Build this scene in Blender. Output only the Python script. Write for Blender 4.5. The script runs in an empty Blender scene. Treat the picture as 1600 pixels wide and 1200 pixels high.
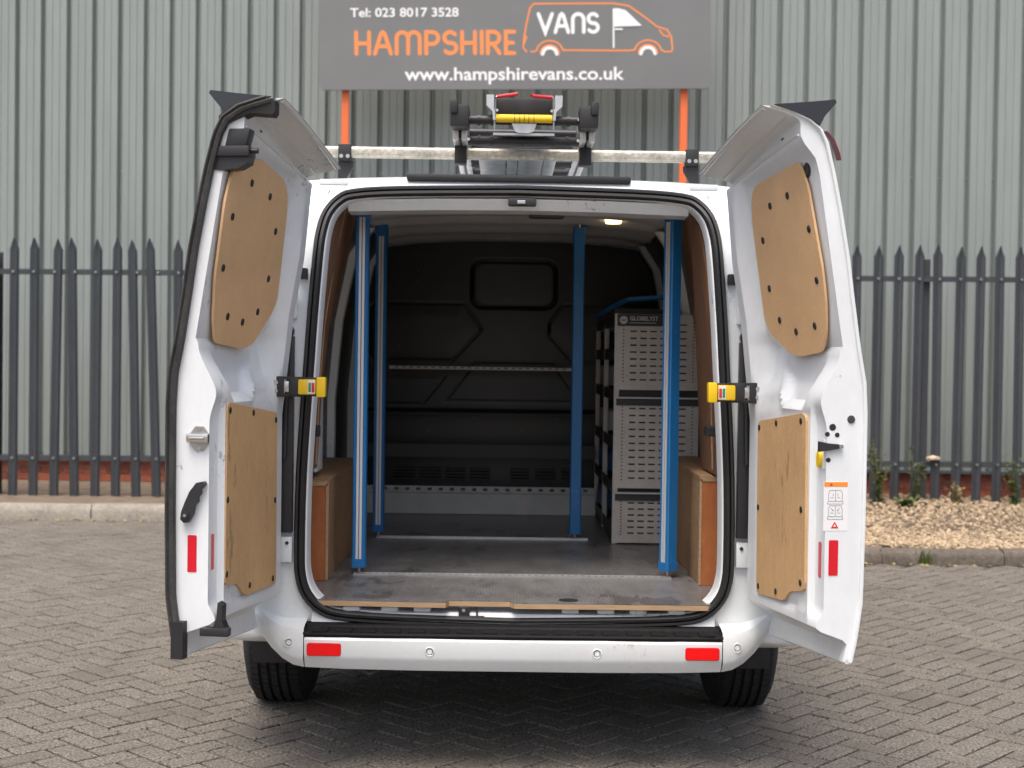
import bpy, bmesh, math, random
from mathutils import Vector, Matrix
random.seed(7)
S = bpy.context.scene
COL = S.collection
R = math.radians

# ------------------------------------------------------------------ camera
cam_d = bpy.data.cameras.new('camera'); cam = bpy.data.objects.new('camera', cam_d); COL.objects.link(cam)
S.camera = cam
cam_d.sensor_width = 36; cam_d.lens = 48.0; cam_d.clip_start = .05; cam_d.clip_end = 2000
PITCH, YAW, ROLL = -math.atan(42/2133), math.atan(15/2133), .014
fw = Vector((math.sin(YAW)*math.cos(PITCH), math.cos(YAW)*math.cos(PITCH), math.sin(PITCH)))
rt = fw.cross(Vector((0, 0, 1))).normalized(); up = rt.cross(fw)
rt, up = rt*math.cos(ROLL)+up*math.sin(ROLL), -rt*math.sin(ROLL)+up*math.cos(ROLL)
cam.matrix_world = Matrix(((rt.x, up.x, -fw.x, 0), (rt.y, up.y, -fw.y, 0), (rt.z, up.z, -fw.z, 1.40), (0, 0, 0, 1)))
cam_d.dof.use_dof = True; cam_d.dof.focus_distance = 4.4; cam_d.dof.aperture_fstop = 4.0

# ------------------------------------------------------------------ sky, sun, exposure
SUN = Vector((.14, .36, -.92)).normalized()
W = bpy.data.worlds.new('World'); S.world = W; W.use_nodes = True
nt = W.node_tree; nt.nodes.clear()
sky = nt.nodes.new('ShaderNodeTexSky'); sky.sky_type = 'NISHITA'; sky.sun_disc = False
sky.sun_elevation = math.asin(-SUN.z); sky.sun_rotation = math.atan2(-SUN.x, -SUN.y)
sky.air_density = 1.0; sky.dust_density = 6.5; sky.ozone_density = 1.0
bg = nt.nodes.new('ShaderNodeBackground'); bg.inputs[1].default_value = .15
wo = nt.nodes.new('ShaderNodeOutputWorld')
nt.links.new(sky.outputs[0], bg.inputs[0]); nt.links.new(bg.outputs[0], wo.inputs[0])
sd = bpy.data.lights.new('sun', 'SUN'); sd.energy = 1.1; sd.angle = R(28); sd.color = (1, .98, .94)
so = bpy.data.objects.new('sun', sd); COL.objects.link(so); so.location = (-6, -6, 9)
so.rotation_euler = SUN.to_track_quat('-Z', 'Y').to_euler()
S.view_settings.view_transform = 'Standard'; S.view_settings.look = 'None'
S.view_settings.exposure = 0.72; S.view_settings.gamma = 1; S.view_settings.use_curve_mapping = False
S.cycles.max_bounces = 8; S.cycles.diffuse_bounces = 5
try: S.cycles.use_denoising = True
except Exception: pass

# ------------------------------------------------------------------ materials
M = {}
def mat(name, col, rough=.5, metal=0, coat=0, noise=None, bump=None, spec=.5, emit=None, var=None, scuff=None):
    """noise=(scale, amount, stretch) mottles the colour; bump=(scale, strength, stretch); var = per-piece tone spread"""
    m = bpy.data.materials.new(name); m.use_nodes = True; t = m.node_tree
    b = t.nodes['Principled BSDF']
    b.inputs['Roughness'].default_value = rough; b.inputs['Metallic'].default_value = metal
    b.inputs['Coat Weight'].default_value = coat; b.inputs['Coat Roughness'].default_value = .08
    b.inputs['Specular IOR Level'].default_value = spec
    b.inputs['Base Color'].default_value = (*col, 1)
    tc = t.nodes.new('ShaderNodeTexCoord')
    geo = t.nodes.new('ShaderNodeNewGeometry')
    def mapped(stretch):
        mp = t.nodes.new('ShaderNodeMapping'); mp.inputs['Scale'].default_value = stretch
        t.links.new(geo.outputs['Position'], mp.inputs[0]); return mp
    src = None
    if noise:
        for k, (sc, am, st) in enumerate(noise):
            n = t.nodes.new('ShaderNodeTexNoise'); n.inputs['Scale'].default_value = sc; n.inputs['Detail'].default_value = 6
            n.inputs['Roughness'].default_value = .62
            t.links.new(mapped(st).outputs[0], n.inputs['Vector'])
            mr = t.nodes.new('ShaderNodeMapRange'); mr.inputs[1].default_value = .3; mr.inputs[2].default_value = .7
            mr.inputs[3].default_value = 1-am; mr.inputs[4].default_value = 1+am
            t.links.new(n.outputs[0], mr.inputs[0])
            mx = t.nodes.new('ShaderNodeVectorMath'); mx.operation = 'SCALE'
            if src is None: mx.inputs[0].default_value = col
            else: t.links.new(src, mx.inputs[0])
            t.links.new(mr.outputs[0], mx.inputs['Scale']); src = mx.outputs[0]
    if var:
        oi = t.nodes.new('ShaderNodeObjectInfo')
        ad = t.nodes.new('ShaderNodeMath'); ad.operation = 'ADD'
        t.links.new(oi.outputs['Random'], ad.inputs[0]); t.links.new(geo.outputs['Random Per Island'], ad.inputs[1])
        fr = t.nodes.new('ShaderNodeMath'); fr.operation = 'FRACT'; t.links.new(ad.outputs[0], fr.inputs[0])
        mr = t.nodes.new('ShaderNodeMapRange'); mr.inputs[3].default_value = 1-var; mr.inputs[4].default_value = 1+var
        t.links.new(fr.outputs[0], mr.inputs[0])
        mx = t.nodes.new('ShaderNodeVectorMath'); mx.operation = 'SCALE'
        if src is None: mx.inputs[0].default_value = col
        else: t.links.new(src, mx.inputs[0])
        t.links.new(mr.outputs[0], mx.inputs['Scale']); src = mx.outputs[0]
    if scuff:
        sc, st, th, sc_col, sc_amt = scuff
        n = t.nodes.new('ShaderNodeTexNoise'); n.inputs['Scale'].default_value = sc; n.inputs['Detail'].default_value = 5; n.inputs['Roughness'].default_value = .7
        t.links.new(mapped(st).outputs[0], n.inputs['Vector'])
        n2 = t.nodes.new('ShaderNodeTexNoise'); n2.inputs['Scale'].default_value = 3.3; t.links.new(mapped((1, 1, 1)).outputs[0], n2.inputs['Vector'])
        ml = t.nodes.new('ShaderNodeMath'); ml.operation = 'MULTIPLY'; t.links.new(n.outputs[0], ml.inputs[0]); t.links.new(n2.outputs[0], ml.inputs[1])
        mr = t.nodes.new('ShaderNodeMapRange'); mr.inputs[1].default_value = th; mr.inputs[2].default_value = th+.04; mr.inputs[4].default_value = sc_amt
        t.links.new(ml.outputs[0], mr.inputs[0])
        mi = t.nodes.new('ShaderNodeMix'); mi.data_type = 'RGBA'; mi.inputs[7].default_value = (*sc_col, 1)
        t.links.new(mr.outputs[0], mi.inputs[0]); t.links.new(src, mi.inputs[6]); src = mi.outputs[2]
    if src is not None: t.links.new(src, b.inputs['Base Color'])
    if bump:
        sc, stg, st = bump
        n = t.nodes.new('ShaderNodeTexNoise'); n.inputs['Scale'].default_value = sc; n.inputs['Detail'].default_value = 4
        t.links.new(mapped(st).outputs[0], n.inputs['Vector'])
        bp = t.nodes.new('ShaderNodeBump'); bp.inputs['Strength'].default_value = stg; bp.inputs['Distance'].default_value = .01
        t.links.new(n.outputs[0], bp.inputs['Height']); t.links.new(bp.outputs[0], b.inputs['Normal'])
    if emit:
        b.inputs['Emission Color'].default_value = (*emit[:3], 1); b.inputs['Emission Strength'].default_value = emit[3]
    M[name] = m; return m
I3 = (1, 1, 1)
mat('white_paint', (.745, .775, .785), .28, 0, .5, noise=[(2.2, .04, I3), (55, .02, I3)], scuff=(70, (1, 1, .6), .40, (.42, .40, .36), .5))
mat('white_inner', (.735, .765, .775), .36, 0, .2, noise=[(3, .05, I3), (38, .03, (1, 1, .35))], scuff=(48, (1, 1, .5), .385, (.20, .19, .21), .6))
mat('roof_lining', (.72, .71, .69), .5, noise=[(6, .1, I3)])
mat('mdf', (.68, .432, .222), .62, noise=[(5, .09, I3), (160, .07, I3)])
mat('ply_worn', (.60, .378, .182), .6, noise=[(3.5, .12, (1, 1, .7)), (40, .07, (1, 1, .4)), (140, .10, I3)], scuff=(30, (1, 1, .22), .345, (.14, .085, .04), .5))
mat('ply_red', (.40, .13, .04), .6, noise=[(7, .14, I3), (70, .1, (1, 1, .3))])
mat('ply_tan', (.33, .20, .105), .6, noise=[(5, .16, (1, .4, 1)), (60, .1, (1, .2, 1))])
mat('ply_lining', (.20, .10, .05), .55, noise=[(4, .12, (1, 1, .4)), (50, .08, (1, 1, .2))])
mat('ply_edge', (.42, .28, .16), .7, noise=[(60, .2, (.2, .2, 3))])
mat('rubber', (.018, .018, .019), .55, noise=[(9, .25, I3)])
mat('rubber_worn', (.045, .044, .042), .7, noise=[(14, .5, (1, 1, .5)), (90, .3, I3)])
mat('black_plastic', (.022, .022, .024), .42, noise=[(20, .15, I3)])
mat('spoiler_black', (.02, .021, .026), .22, 0, .3)
mat('black_step', (.009, .009, .010), .7, spec=.2)
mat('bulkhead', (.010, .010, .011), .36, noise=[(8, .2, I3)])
mat('window_blank', (.032, .032, .034), .3)
mat('tyre', (.02, .02, .021), .75, noise=[(30, .3, I3)], bump=(60, .25, I3))
mat('chrome', (.62, .61, .58), .25, 1)
mat('steel', (.45, .45, .44), .4, 1, noise=[(30, .15, I3)])
mat('galvanised', (.50, .47, .40), .5, .75, noise=[(16, .3, I3), (70, .25, I3)], bump=(60, .3, I3))
mat('aluminium', (.58, .58, .57), .38, .9, noise=[(14, .16, I3)])
mat('blue', (.012, .16, .42), .38, noise=[(6, .08, I3), (60, .06, (1, 1, .2))], scuff=(60, (1, 1, .3), .375, (.25, .33, .45), .5))
mat('blue_dark', (.012, .15, .40), .45)
mat('silver', (.74, .75, .77), .35, .35)
mat('yellow', (.85, .56, .012), .4)
mat('red_lens', (.86, .0, .002), .3, 0, .15, spec=.35)
mat('red_tape', (.62, .006, .02), .3)
mat('lamp_dark_red', (.10, .012, .012), .2, 0, .5)
mat('red_grip', (.55, .03, .05), .5)
mat('orange', (.80, .16, .04), .5)
mat('label_white', (.78, .78, .78), .5)
mat('label_orange', (.82, .27, .03), .5)
mat('label_ink', (.12, .12, .15), .6)
mat('label_green', (.03, .25, .08), .5)
mat('label_red', (.60, .03, .03), .5)
mat('sign_grey', (.178, .182, .178), .38, noise=[(1.2, .07, I3)])
mat('sign_orange', (.86, .27, .075), .5)
mat('sign_white', (.85, .85, .85), .5)
mat('cladding', (.258, .29, .277), .5, noise=[(.9, .05, (1, 1, .3)), (18, .05, (1, 1, .08)), (5, .04, (1, 1, .1))], spec=.4)
mat('brick', (.30, .085, .045), .85, noise=[(20, .2, I3)], bump=(60, .4, I3), var=.3)
mat('mortar', (.33, .30, .27), .95, noise=[(30, .15, I3)])
mat('fence', (.042, .047, .054), .55, noise=[(5, .15, (1, 1, .3)), (40, .12, I3)])
mat('concrete', (.27, .245, .205), .9, noise=[(5, .2, I3), (40, .18, I3)], bump=(50, .4, I3), var=.1)
mat('kerb_dark', (.12, .10, .08), .9, noise=[(5, .3, I3), (40, .25, I3)], bump=(50, .4, I3), var=.1)
mat('paver', (.158, .140, .115), .85, noise=[(.32, .10, I3), (3, .08, I3), (95, .95, I3)], bump=(95, .7, I3), var=.09, scuff=(1.1, I3, .27, (.105, .09, .072), .38))
mat('joint', (.024, .022, .017), .95, noise=[(25, .3, I3)])
mat('ground', (.20, .175, .15), .9, noise=[(2, .1, I3), (60, .2, I3)])
mat('soil', (.16, .12, .085), .95, noise=[(8, .3, I3)])
mat('gravel', (.40, .305, .195), .85, noise=[(60, .12, I3)], var=.42)
mat('leaf', (.10, .155, .04), .6, noise=[(9, .35, I3)], var=.3)
mat('leaf_dry', (.34, .27, .12), .7, var=.3)
mat('stem', (.20, .16, .07), .7)
mat('stone', (.55, .42, .3), .8, noise=[(20, .2, I3)])
mat('glass_dark', (.02, .02, .022), .15)
mat('lamp_on', (.9, .8, .6), .4, emit=(1, .66, .30, 2.6))
mat('lamp_dim', (.8, .6, .45), .4, emit=(1, .6, .35, .35))
mat('rack_grey', (.62, .575, .53), .45, .15, noise=[(7, .1, I3), (60, .06, I3)])
mat('rack_dark', (.05, .05, .052), .5)
mat('rack_white', (.62, .62, .60), .45, noise=[(8, .08, I3)])

# chequer-grip floor: fine raised dots
def floor_mat():
    m = mat('floor_grip', (.160, .156, .156), .24, noise=[(2.5, .25, I3), (14, .22, (1, .3, 1)), (45, .12, (1, .5, 1))], spec=.6, scuff=(9, (1, .35, 1), .31, (.05, .045, .042), .6))
    t = m.node_tree; b = t.nodes['Principled BSDF']
    geo = t.nodes.new('ShaderNodeNewGeometry'); mp = t.nodes.new('ShaderNodeMapping'); mp.inputs['Scale'].default_value = (95, 95, 0)
    t.links.new(geo.outputs['Position'], mp.inputs[0])
    v = t.nodes.new('ShaderNodeTexVoronoi'); v.inputs['Scale'].default_value = 1; v.inputs['Randomness'].default_value = 0
    t.links.new(mp.outputs[0], v.inputs['Vector'])
    bp = t.nodes.new('ShaderNodeBump'); bp.inputs['Strength'].default_value = .5; bp.inputs['Distance'].default_value = .004; bp.invert = True
    t.links.new(v.outputs['Distance'], bp.inputs['Height']); t.links.new(bp.outputs[0], b.inputs['Normal'])
floor_mat()

# ------------------------------------------------------------------ mesh helpers
ORG = {}
def root(name, loc, label, cat, group=None):
    o = bpy.data.objects.new(name, None); COL.objects.link(o); o.location = loc
    o.empty_display_size = .1
    ORG[o.name] = Vector(loc); tag(o, label, cat, group); return o
def tag(o, label=None, cat=None, group=None, kind=None):
    if label: o['label'] = label
    if cat: o['category'] = cat
    if group: o['group'] = group
    if kind: o['kind'] = kind
    return o
class MB:
    def __init__(s): s.v = []; s.f = []
    def add(s, vs, fs):
        b = len(s.v); s.v += [Vector(p) for p in vs]; s.f += [[b+i for i in f] for f in fs]; return s
    def box(s, x0, x1, y0, y1, z0, z1):
        return s.add([(x0, y0, z0), (x1, y0, z0), (x1, y1, z0), (x0, y1, z0), (x0, y0, z1), (x1, y0, z1), (x1, y1, z1), (x0, y1, z1)],
                     [(0, 3, 2, 1), (4, 5, 6, 7), (0, 1, 5, 4), (1, 2, 6, 5), (2, 3, 7, 6), (3, 0, 4, 7)])
    def cbox(s, x0, x1, y0, y1, z0, z1, c=.004):     # box with chamfered edges
        bm = bmesh.new(); bmesh.ops.create_cube(bm, size=1)
        for v in bm.verts: v.co = Vector((x0+(v.co.x+.5)*(x1-x0), y0+(v.co.y+.5)*(y1-y0), z0+(v.co.z+.5)*(z1-z0)))
        bmesh.ops.bevel(bm, geom=bm.edges[:], offset=c, segments=2, profile=.6, affect='EDGES')
        bm.verts.index_update(); s.add([v.co.copy() for v in bm.verts], [[v.index for v in f.verts] for f in bm.faces]); bm.free(); return s
    def xf(s, fn, i0=0):
        for i in range(i0, len(s.v)): s.v[i] = Vector(fn(s.v[i]))
        return s
    def cyl(s, a, b, r, n=14, r2=None):
        a, b = Vector(a), Vector(b); d = (b-a).normalized(); r2 = r if r2 is None else r2
        e = d.cross(Vector((0, 0, 1)) if abs(d.z) < .9 else Vector((1, 0, 0))).normalized(); g = d.cross(e)
        vs = [a+(e*math.cos(2*math.pi*k/n)+g*math.sin(2*math.pi*k/n))*r for k in range(n)]
        vs += [b+(e*math.cos(2*math.pi*k/n)+g*math.sin(2*math.pi*k/n))*r2 for k in range(n)]
        return s.add(vs, [[k, (k+1) % n, n+(k+1) % n, n+k] for k in range(n)]+[list(range(n))[::-1], list(range(n, 2*n))])
    def tube(s, pts, r, n=8, closed=False):
        pts = [Vector(p) for p in pts]; N = len(pts); rings = []
        for i, p in enumerate(pts):
            a = pts[(i-1) % N] if (closed or i > 0) else p; b = pts[(i+1) % N] if (closed or i < N-1) else p
            d = (b-a).normalized(); h = Vector((0, 0, 1)) if abs(d.z) < .9 else Vector((1, 0, 0))
            e = d.cross(h).normalized(); g = d.cross(e)
            rr = r[i] if isinstance(r, (list, tuple)) else r
            rings.append([p+(e*math.cos(2*math.pi*k/n)+g*math.sin(2*math.pi*k/n))*rr for k in range(n)])
        fs = []
        for i in range(N if closed else N-1):
            j = (i+1) % N
            fs += [[i*n+k, i*n+(k+1) % n, j*n+(k+1) % n, j*n+k] for k in range(n)]
        if not closed: fs += [list(range(n))[::-1], list(range((N-1)*n, N*n))]
        return s.add([p for q in rings for p in q], fs)
    def loft(s, rings, closed=True, caps=False):
        n = len(rings[0]); fs = []
        for i in range(len(rings)-1):
            for k in range(n if closed else n-1):
                fs.append([i*n+k, i*n+(k+1) % n, (i+1)*n+(k+1) % n, (i+1)*n+k])
        if caps: fs += [list(range(n))[::-1], list(range((len(rings)-1)*n, len(rings)*n))]
        return s.add([p for q in rings for p in q], fs)
    def prism(s, poly, fn, d0, d1):      # poly of (a,b); fn(a,b,d) -> point
        n = len(poly)
        return s.add([fn(a, b, d0) for a, b in poly]+[fn(a, b, d1) for a, b in poly],
                     [list(range(n))[::-1], list(range(n, 2*n))]+[[k, (k+1) % n, n+(k+1) % n, n+k] for k in range(n)])
    def build(s, name, m, parent=None, smooth=None, bevel=None, kind=None):
        L = ORG.get(parent.name, Vector()) if parent else Vector()
        me = bpy.data.meshes.new(name)
        me.from_pydata([tuple(v-L) for v in s.v], [], s.f); me.materials.append(M[m] if isinstance(m, str) else m)
        bm = bmesh.new(); bm.from_mesh(me); bmesh.ops.recalc_face_normals(bm, faces=bm.faces[:])
        if bevel: bmesh.ops.bevel(bm, geom=[e for e in bm.edges if e.is_manifold and e.calc_face_angle(0) > .6], offset=bevel, segments=2, profile=.6, affect='EDGES')
        if smooth is not None:
            for f in bm.faces: f.smooth = True
            for e in bm.edges:
                if not e.is_manifold or e.calc_face_angle(0) > R(smooth): e.smooth = False
        bm.to_mesh(me); bm.free()
        o = bpy.data.objects.new(name, me); COL.objects.link(o)
        if parent: o.parent = parent; ORG[o.name] = L
        if kind: o['kind'] = kind
        return o
def inst(name, me, loc, parent=None, rz=0):
    o = bpy.data.objects.new(name, me); COL.objects.link(o)
    L = ORG.get(parent.name, Vector()) if parent else Vector()
    o.location = Vector(loc)-L; o.rotation_euler.z = rz
    if parent: o.parent = parent
    return o
def lerp_tab(tab, x):
    if x <= tab[0][0]: return tab[0][1]
    for (a, b), (c, d) in zip(tab, tab[1:]):
        if x <= c: return b+(d-b)*(x-a)/(c-a)
    return tab[-1][1]
def sstep(a, b, x):
    t = max(0, min(1, (x-a)/(b-a))); return t*t*(3-2*t)

# ================================================================== GROUND
g = MB().box(-90, 90, -90, 90, -.4, -.016).build('ground', 'ground'); tag(g, kind='structure')
# block paving, 45 degree herringbone; kerb runs at y=11.35 on the left, 9.5 on the right
def kerb_y(x): return 11.33 if x < .9 else 9.46
A = .1; gap = .0055
def paver_mesh(w, d):
    c = .004; hx, hy = w/2-gap, d/2-gap
    mb = MB()
    rings = [[(-hx, -hy, -.014), (hx, -hy, -.014), (hx, hy, -.014), (-hx, hy, -.014)],
             [(-hx, -hy, -.003), (hx, -hy, -.003), (hx, hy, -.003), (-hx, hy, -.003)],
             [(-hx+c, -hy+c, 0), (hx-c, -hy+c, 0), (hx-c, hy-c, 0), (-hx+c, hy-c, 0)]]
    mb.loft(rings); mb.f.append([8, 9, 10, 11]); return mb
PV = {0: paver_mesh(2*A, A), 1: paver_mesh(A, 2*A)}
paving = tag(MB().box(-9, 9, 2.6, 11.4, -.03, -.0135).build('paving', 'joint'), kind='structure')
c45 = math.cos(R(46)); s45 = math.sin(R(46))
blocks = []
for i in range(-130, 131):
    for j in range(-130, 131):
        c = (i-j) % 4
        if c == 0: cx, cy, o = (i+1)*A, (j+.5)*A, 0
        elif c == 3: cx, cy, o = (i+.5)*A, (j+1)*A, 1
        else: continue
        x = cx*c45-cy*s45; y = 7+cx*s45+cy*c45
        if -8.6 < x < 8.6 and 2.8 < y < kerb_y(x)-.07: blocks.append((x, y, o))
def in_frame(x, y):
    v = Vector((x, y, 0))-Vector((0, 0, 1.4)); w = v.dot(fw)
    if w < .3: return None
    return 800+2133*v.dot(rt)/w, 600-2133*v.dot(up)/w
vis = []
for k, (x, y, o) in enumerate(blocks):
    p = in_frame(x, y)
    if p and -20 < p[0] < 1620 and p[1] < 1215:
        if 515 < p[0] < 1085 and p[1] < 1048: continue
        if 270 < p[0] < 1345 and p[1] < 1000: continue
        vis.append((y, k))
vis.sort(); near = set(k for _, k in vis[:300])
pme = {}
for o in (0, 1):
    tmp = PV[o].build('paver', 'paver'); pme[o] = tmp.data; bpy.data.objects.remove(tmp)
rest = MB()
for k, (x, y, o) in enumerate(blocks):
    dz = random.uniform(-.0015, .0015)
    if k in near:
        b = inst('paver', pme[o], (x, y, dz), paving, R(46))
    else:
        tx, ty = random.uniform(-.008, .008), random.uniform(-.008, .008)
        rest.add([(x+v.x*c45-v.y*s45, y+v.x*s45+v.y*c45, v.z+dz+v.x*tx+v.y*ty) for v in PV[o].v], PV[o].f)
rest.build('paver_field', 'paver', paving, kind='stuff')

# raised strip behind the kerbs
tag(MB().box(-9, .95, 11.4, 14.6, -.03, .105).build('verge', 'soil'), kind='structure')
gb = MB().box(.95, 9, 9.56, 14.6, -.03, .085).build('gravel_bed', 'soil'); tag(gb, kind='structure')
def kerb(name, x0, x1, y, h, m, n):
    k0 = tag(MB().box(x0, x1, y+.02, y+.10, -.03, h-.02).build(name, 'mortar'), kind='structure')
    L = (x1-x0)/n
    for i in range(n):
        mb = MB(); a, b = x0+i*L+.005, x0+(i+1)*L-.005
        dz = random.uniform(-.006, .006); dy = random.uniform(-.006, .006)
        sec = [(0, -.03), (0, h*.55), (.012, h*.8), (.035, h), (.125, h+.003), (.125, -.03)]
        mb.loft([[(a, y+p+dy, z+dz) for p, z in sec], [(b, y+p+dy, z+dz) for p, z in sec]], caps=True)
        mb.build('kerb_stone', m, k0, smooth=40)
    return k0
kerb('kerb', -8.6, .95, 11.30, .125, 'concrete', 11)
kerb('kerb', .95, 8.6, 9.43, .10, 'kerb_dark', 9)
kc = tag(MB().box(.93, 1.05, 9.5, 11.4, -.03, .115).build('kerb', 'concrete'), kind='structure')
# gravel
gm = MB()
ico = [(0, 0, 1), (.89, 0, .45), (.28, .85, .45), (-.72, .53, .45), (-.72, -.53, .45), (.28, -.85, .45), (.72, .53, -.3), (-.28, .85, -.3), (-.89, 0, -.3), (-.28, -.85, -.3), (.72, -.53, -.3)]
icf = [(0, 1, 2), (0, 2, 3), (0, 3, 4), (0, 4, 5), (0, 5, 1), (1, 6, 2), (2, 6, 7), (2, 7, 3), (3, 7, 8), (3, 8, 4), (4, 8, 9), (4, 9, 5), (5, 9, 10), (5, 10, 1), (1, 10, 6)]
for k in range(21000):
    x = random.uniform(1.0, 6.2); y = 9.58+(12.75-9.58)*random.random()**1.25
    if k % 3 == 0: y = random.uniform(9.57, 10.4)
    r = random.uniform(.007, .019); a = random.uniform(0, 6.3); q, w_ = math.cos(a), math.sin(a)
    fx, fy, fz = random.uniform(.7, 1.3), random.uniform(.7, 1.2), random.uniform(.5, .9)
    z0 = .088+.05*sstep(9.6, 11.5, y)+.02*math.sin(x*2.1)*math.sin(y*1.7)+random.uniform(0, .025)
    gm.add([(x+(vx*fx*q-vy*fy*w_)*r, y+(vx*fx*w_+vy*fy*q)*r, z0+vz*fz*r) for vx, vy, vz in ico], icf)
tag(gm.build('gravel', 'gravel'), 'pale golden gravel spread behind the kerb on the right', 'gravel', kind='stuff')

# ================================================================== WAREHOUSE WALL
WY = math.tan(R(3))
def wall_pt(x, d, z): return (x-d*math.sin(R(3))*-1*0, 13.45-WY*x-d, z)       # d = distance in front of wall plane
wall = root('warehouse_wall', (0, 13.45, 0), 'sage grey corrugated metal warehouse wall on a red brick base', 'wall')
wb = MB(); wb.loft([[wall_pt(x, d, z) for x, d in ((-8.6, -.05), (8.6, -.05), (8.6, -.3), (-8.6, -.3))] for z in (-.05, 7.4)], caps=True)
wb.build('wall_core', 'mortar', wall)
BT = .33
bmh = MB().cbox(-.1075, .1075, -.03, .05, -.0325, .0325, .004)
tmp = bmh.build('brick', 'brick'); bme = tmp.data; bpy.data.objects.remove(tmp)
nb = 0
for c in range(4):
    z = BT-.04-c*.075
    x = -6.4+(.1125 if c % 2 else 0)
    while x < 6.4:
        o = inst('brick', bme, wall_pt(x, random.uniform(-.003, .003), z), wall, -R(3)); x += .225; nb += 1
mo = MB(); mo.loft([[wall_pt(x, d, z) for x, d in ((-8.6, .018), (8.6, .018), (8.6, -.06), (-8.6, -.06))] for z in (-.05, BT-.004)], caps=True)
mo.build('mortar_bed', 'mortar', wall)
PIT = .258
def clad_profile(x0):
    # broad crowns with a narrow trough, two faint stiffening swages on each crown
    return [(x0, .066), (x0+.016, 0), (x0+.040, 0), (x0+.056, .066), (x0+.116, .066), (x0+.122, .060), (x0+.128, .066), (x0+.188, .066), (x0+.194, .060), (x0+.200, .066)]
zc0, zc1 = BT+.012, 7.3
sx = -8.25+.02
while sx < 8.2:
    prof = []
    for k in range(4): prof += clad_profile(sx+k*PIT)
    prof.append((sx+4*PIT, .066))
    off = .012+random.uniform(0, .0015)
    mb = MB(); mb.loft([[wall_pt(x, d+off, zc0) for x, d in prof], [wall_pt(x, d+off, zc1) for x, d in prof]], closed=False)
    mb.build('cladding_sheet', 'cladding', wall)
    for k in range(4):
        if random.random() < .75:
            c = wall_pt(sx+k*PIT+.042, .012, 3.19+random.uniform(-.004, .004))
            MB().cyl((c[0], c[1]+.004, c[2]), (c[0], c[1]-.012, c[2]), .011, 8).build('screw', 'steel', wall)
    sx += 4*PIT
fl = MB(); fl.loft([[wall_pt(x, d, z) for d, z in ((.012, BT+.05), (.092, BT+.03), (.098, BT+.004), (.02, BT+.008))] for x in (-8.6, 8.6)], caps=True)
fl.build('drip_flashing', 'fence', wall)

# ================================================================== PALISADE FENCE
fence = root('palisade_fence', (0, 12.2, .1), 'dark grey steel palisade fence with pointed pales before the warehouse wall', 'fence')
def fz(x): return .055*(x+4.4)/9.
def pale_mesh():
    pr = [(-.042, .004), (-.026, -.014), (0, -.003), (.026, -.014), (.042, .004)]
    mb = MB(); lo, hi = .0, 2.20
    fr = [[(x, y, lo) for x, y in pr], [(x, y, hi) for x, y in pr], [(x*.08, y-.002, 2.305-abs(x)*.3) for x, y in pr]]
    bk = [[(x, y+.004, z) for x, y, z in r] for r in fr]
    for a in range(2):
        pass
    n = 5; vs = [p for r in fr for p in r]+[p for r in bk for p in r]; fs = []
    for i in range(2):
        for k in range(n-1):
            fs.append([i*n+k, i*n+k+1, (i+1)*n+k+1, (i+1)*n+k]); fs.append([15+i*n+k, 15+(i+1)*n+k, 15+(i+1)*n+k+1, 15+i*n+k+1])
        fs.append([i*n, (i+1)*n, 15+(i+1)*n, 15+i*n]); fs.append([i*n+4, 15+i*n+4, 15+(i+1)*n+4, (i+1)*n+4])
    fs.append([0, 15, 16, 17, 18, 19, 4, 3, 2, 1])
    return mb.add(vs, fs)
tmp = pale_mesh().build('pale', 'fence'); pm = tmp.data; bpy.data.objects.remove(tmp)
x = -6.15+.0
PITCHP = .1835
kx = 0
x = -4.363-PITCHP*9
bent = {}
while x < 6.2:
    o = inst('pale', pm, (x, 12.2, .10+fz(x)+random.uniform(-.012, .012)), fence)
    o.rotation_euler.y = random.gauss(0, .006)
    if abs(x+3.26) < .05: o.rotation_euler.y = -.022
    if abs(x+3.08) < .05: o.rotation_euler.y = -.034
    if abs(x+3.81) < .05: o.rotation_euler.y = -.016
    x += PITCHP
for z in (2.10, .44):
    rb = MB()
    for a, b in ((-6.2, -1.75), (-1.75, 1.0), (1.0, 3.75), (3.75, 6.3)):
        rb.loft([[(xx, 12.205+p, z+q+fz(xx)) for p, q in ((0, -.025), (.005, -.025), (.005, .018), (.045, .018), (.045, .025), (0, .025))] for xx in (a, b-.006)], caps=True)
    rb.build('rail', 'fence', fence)
bl = MB()
xx = -4.363-PITCHP*9
while xx < 6.2:
    for z in (2.10, .44): bl.cyl((xx, 12.196, z+fz(xx)), (xx, 12.178, z+fz(xx)), .011, 8)
    xx += PITCHP
bl.build('rail_bolts', 'steel', fence, kind='stuff')
for px_ in (-4.56, -1.75, 1.0, 3.78, 6.3):
    b = MB(); q = fz(px_)
    b.box(px_-.05, px_+.05, 12.255, 12.262, 0, 2.28+q); b.box(px_-.05, px_+.05, 12.345, 12.352, 0, 2.28+q); b.box(px_-.004, px_+.004, 12.2622, 12.3448, 0, 2.279+q)
    b.build('post', 'fence', fence)

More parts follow.
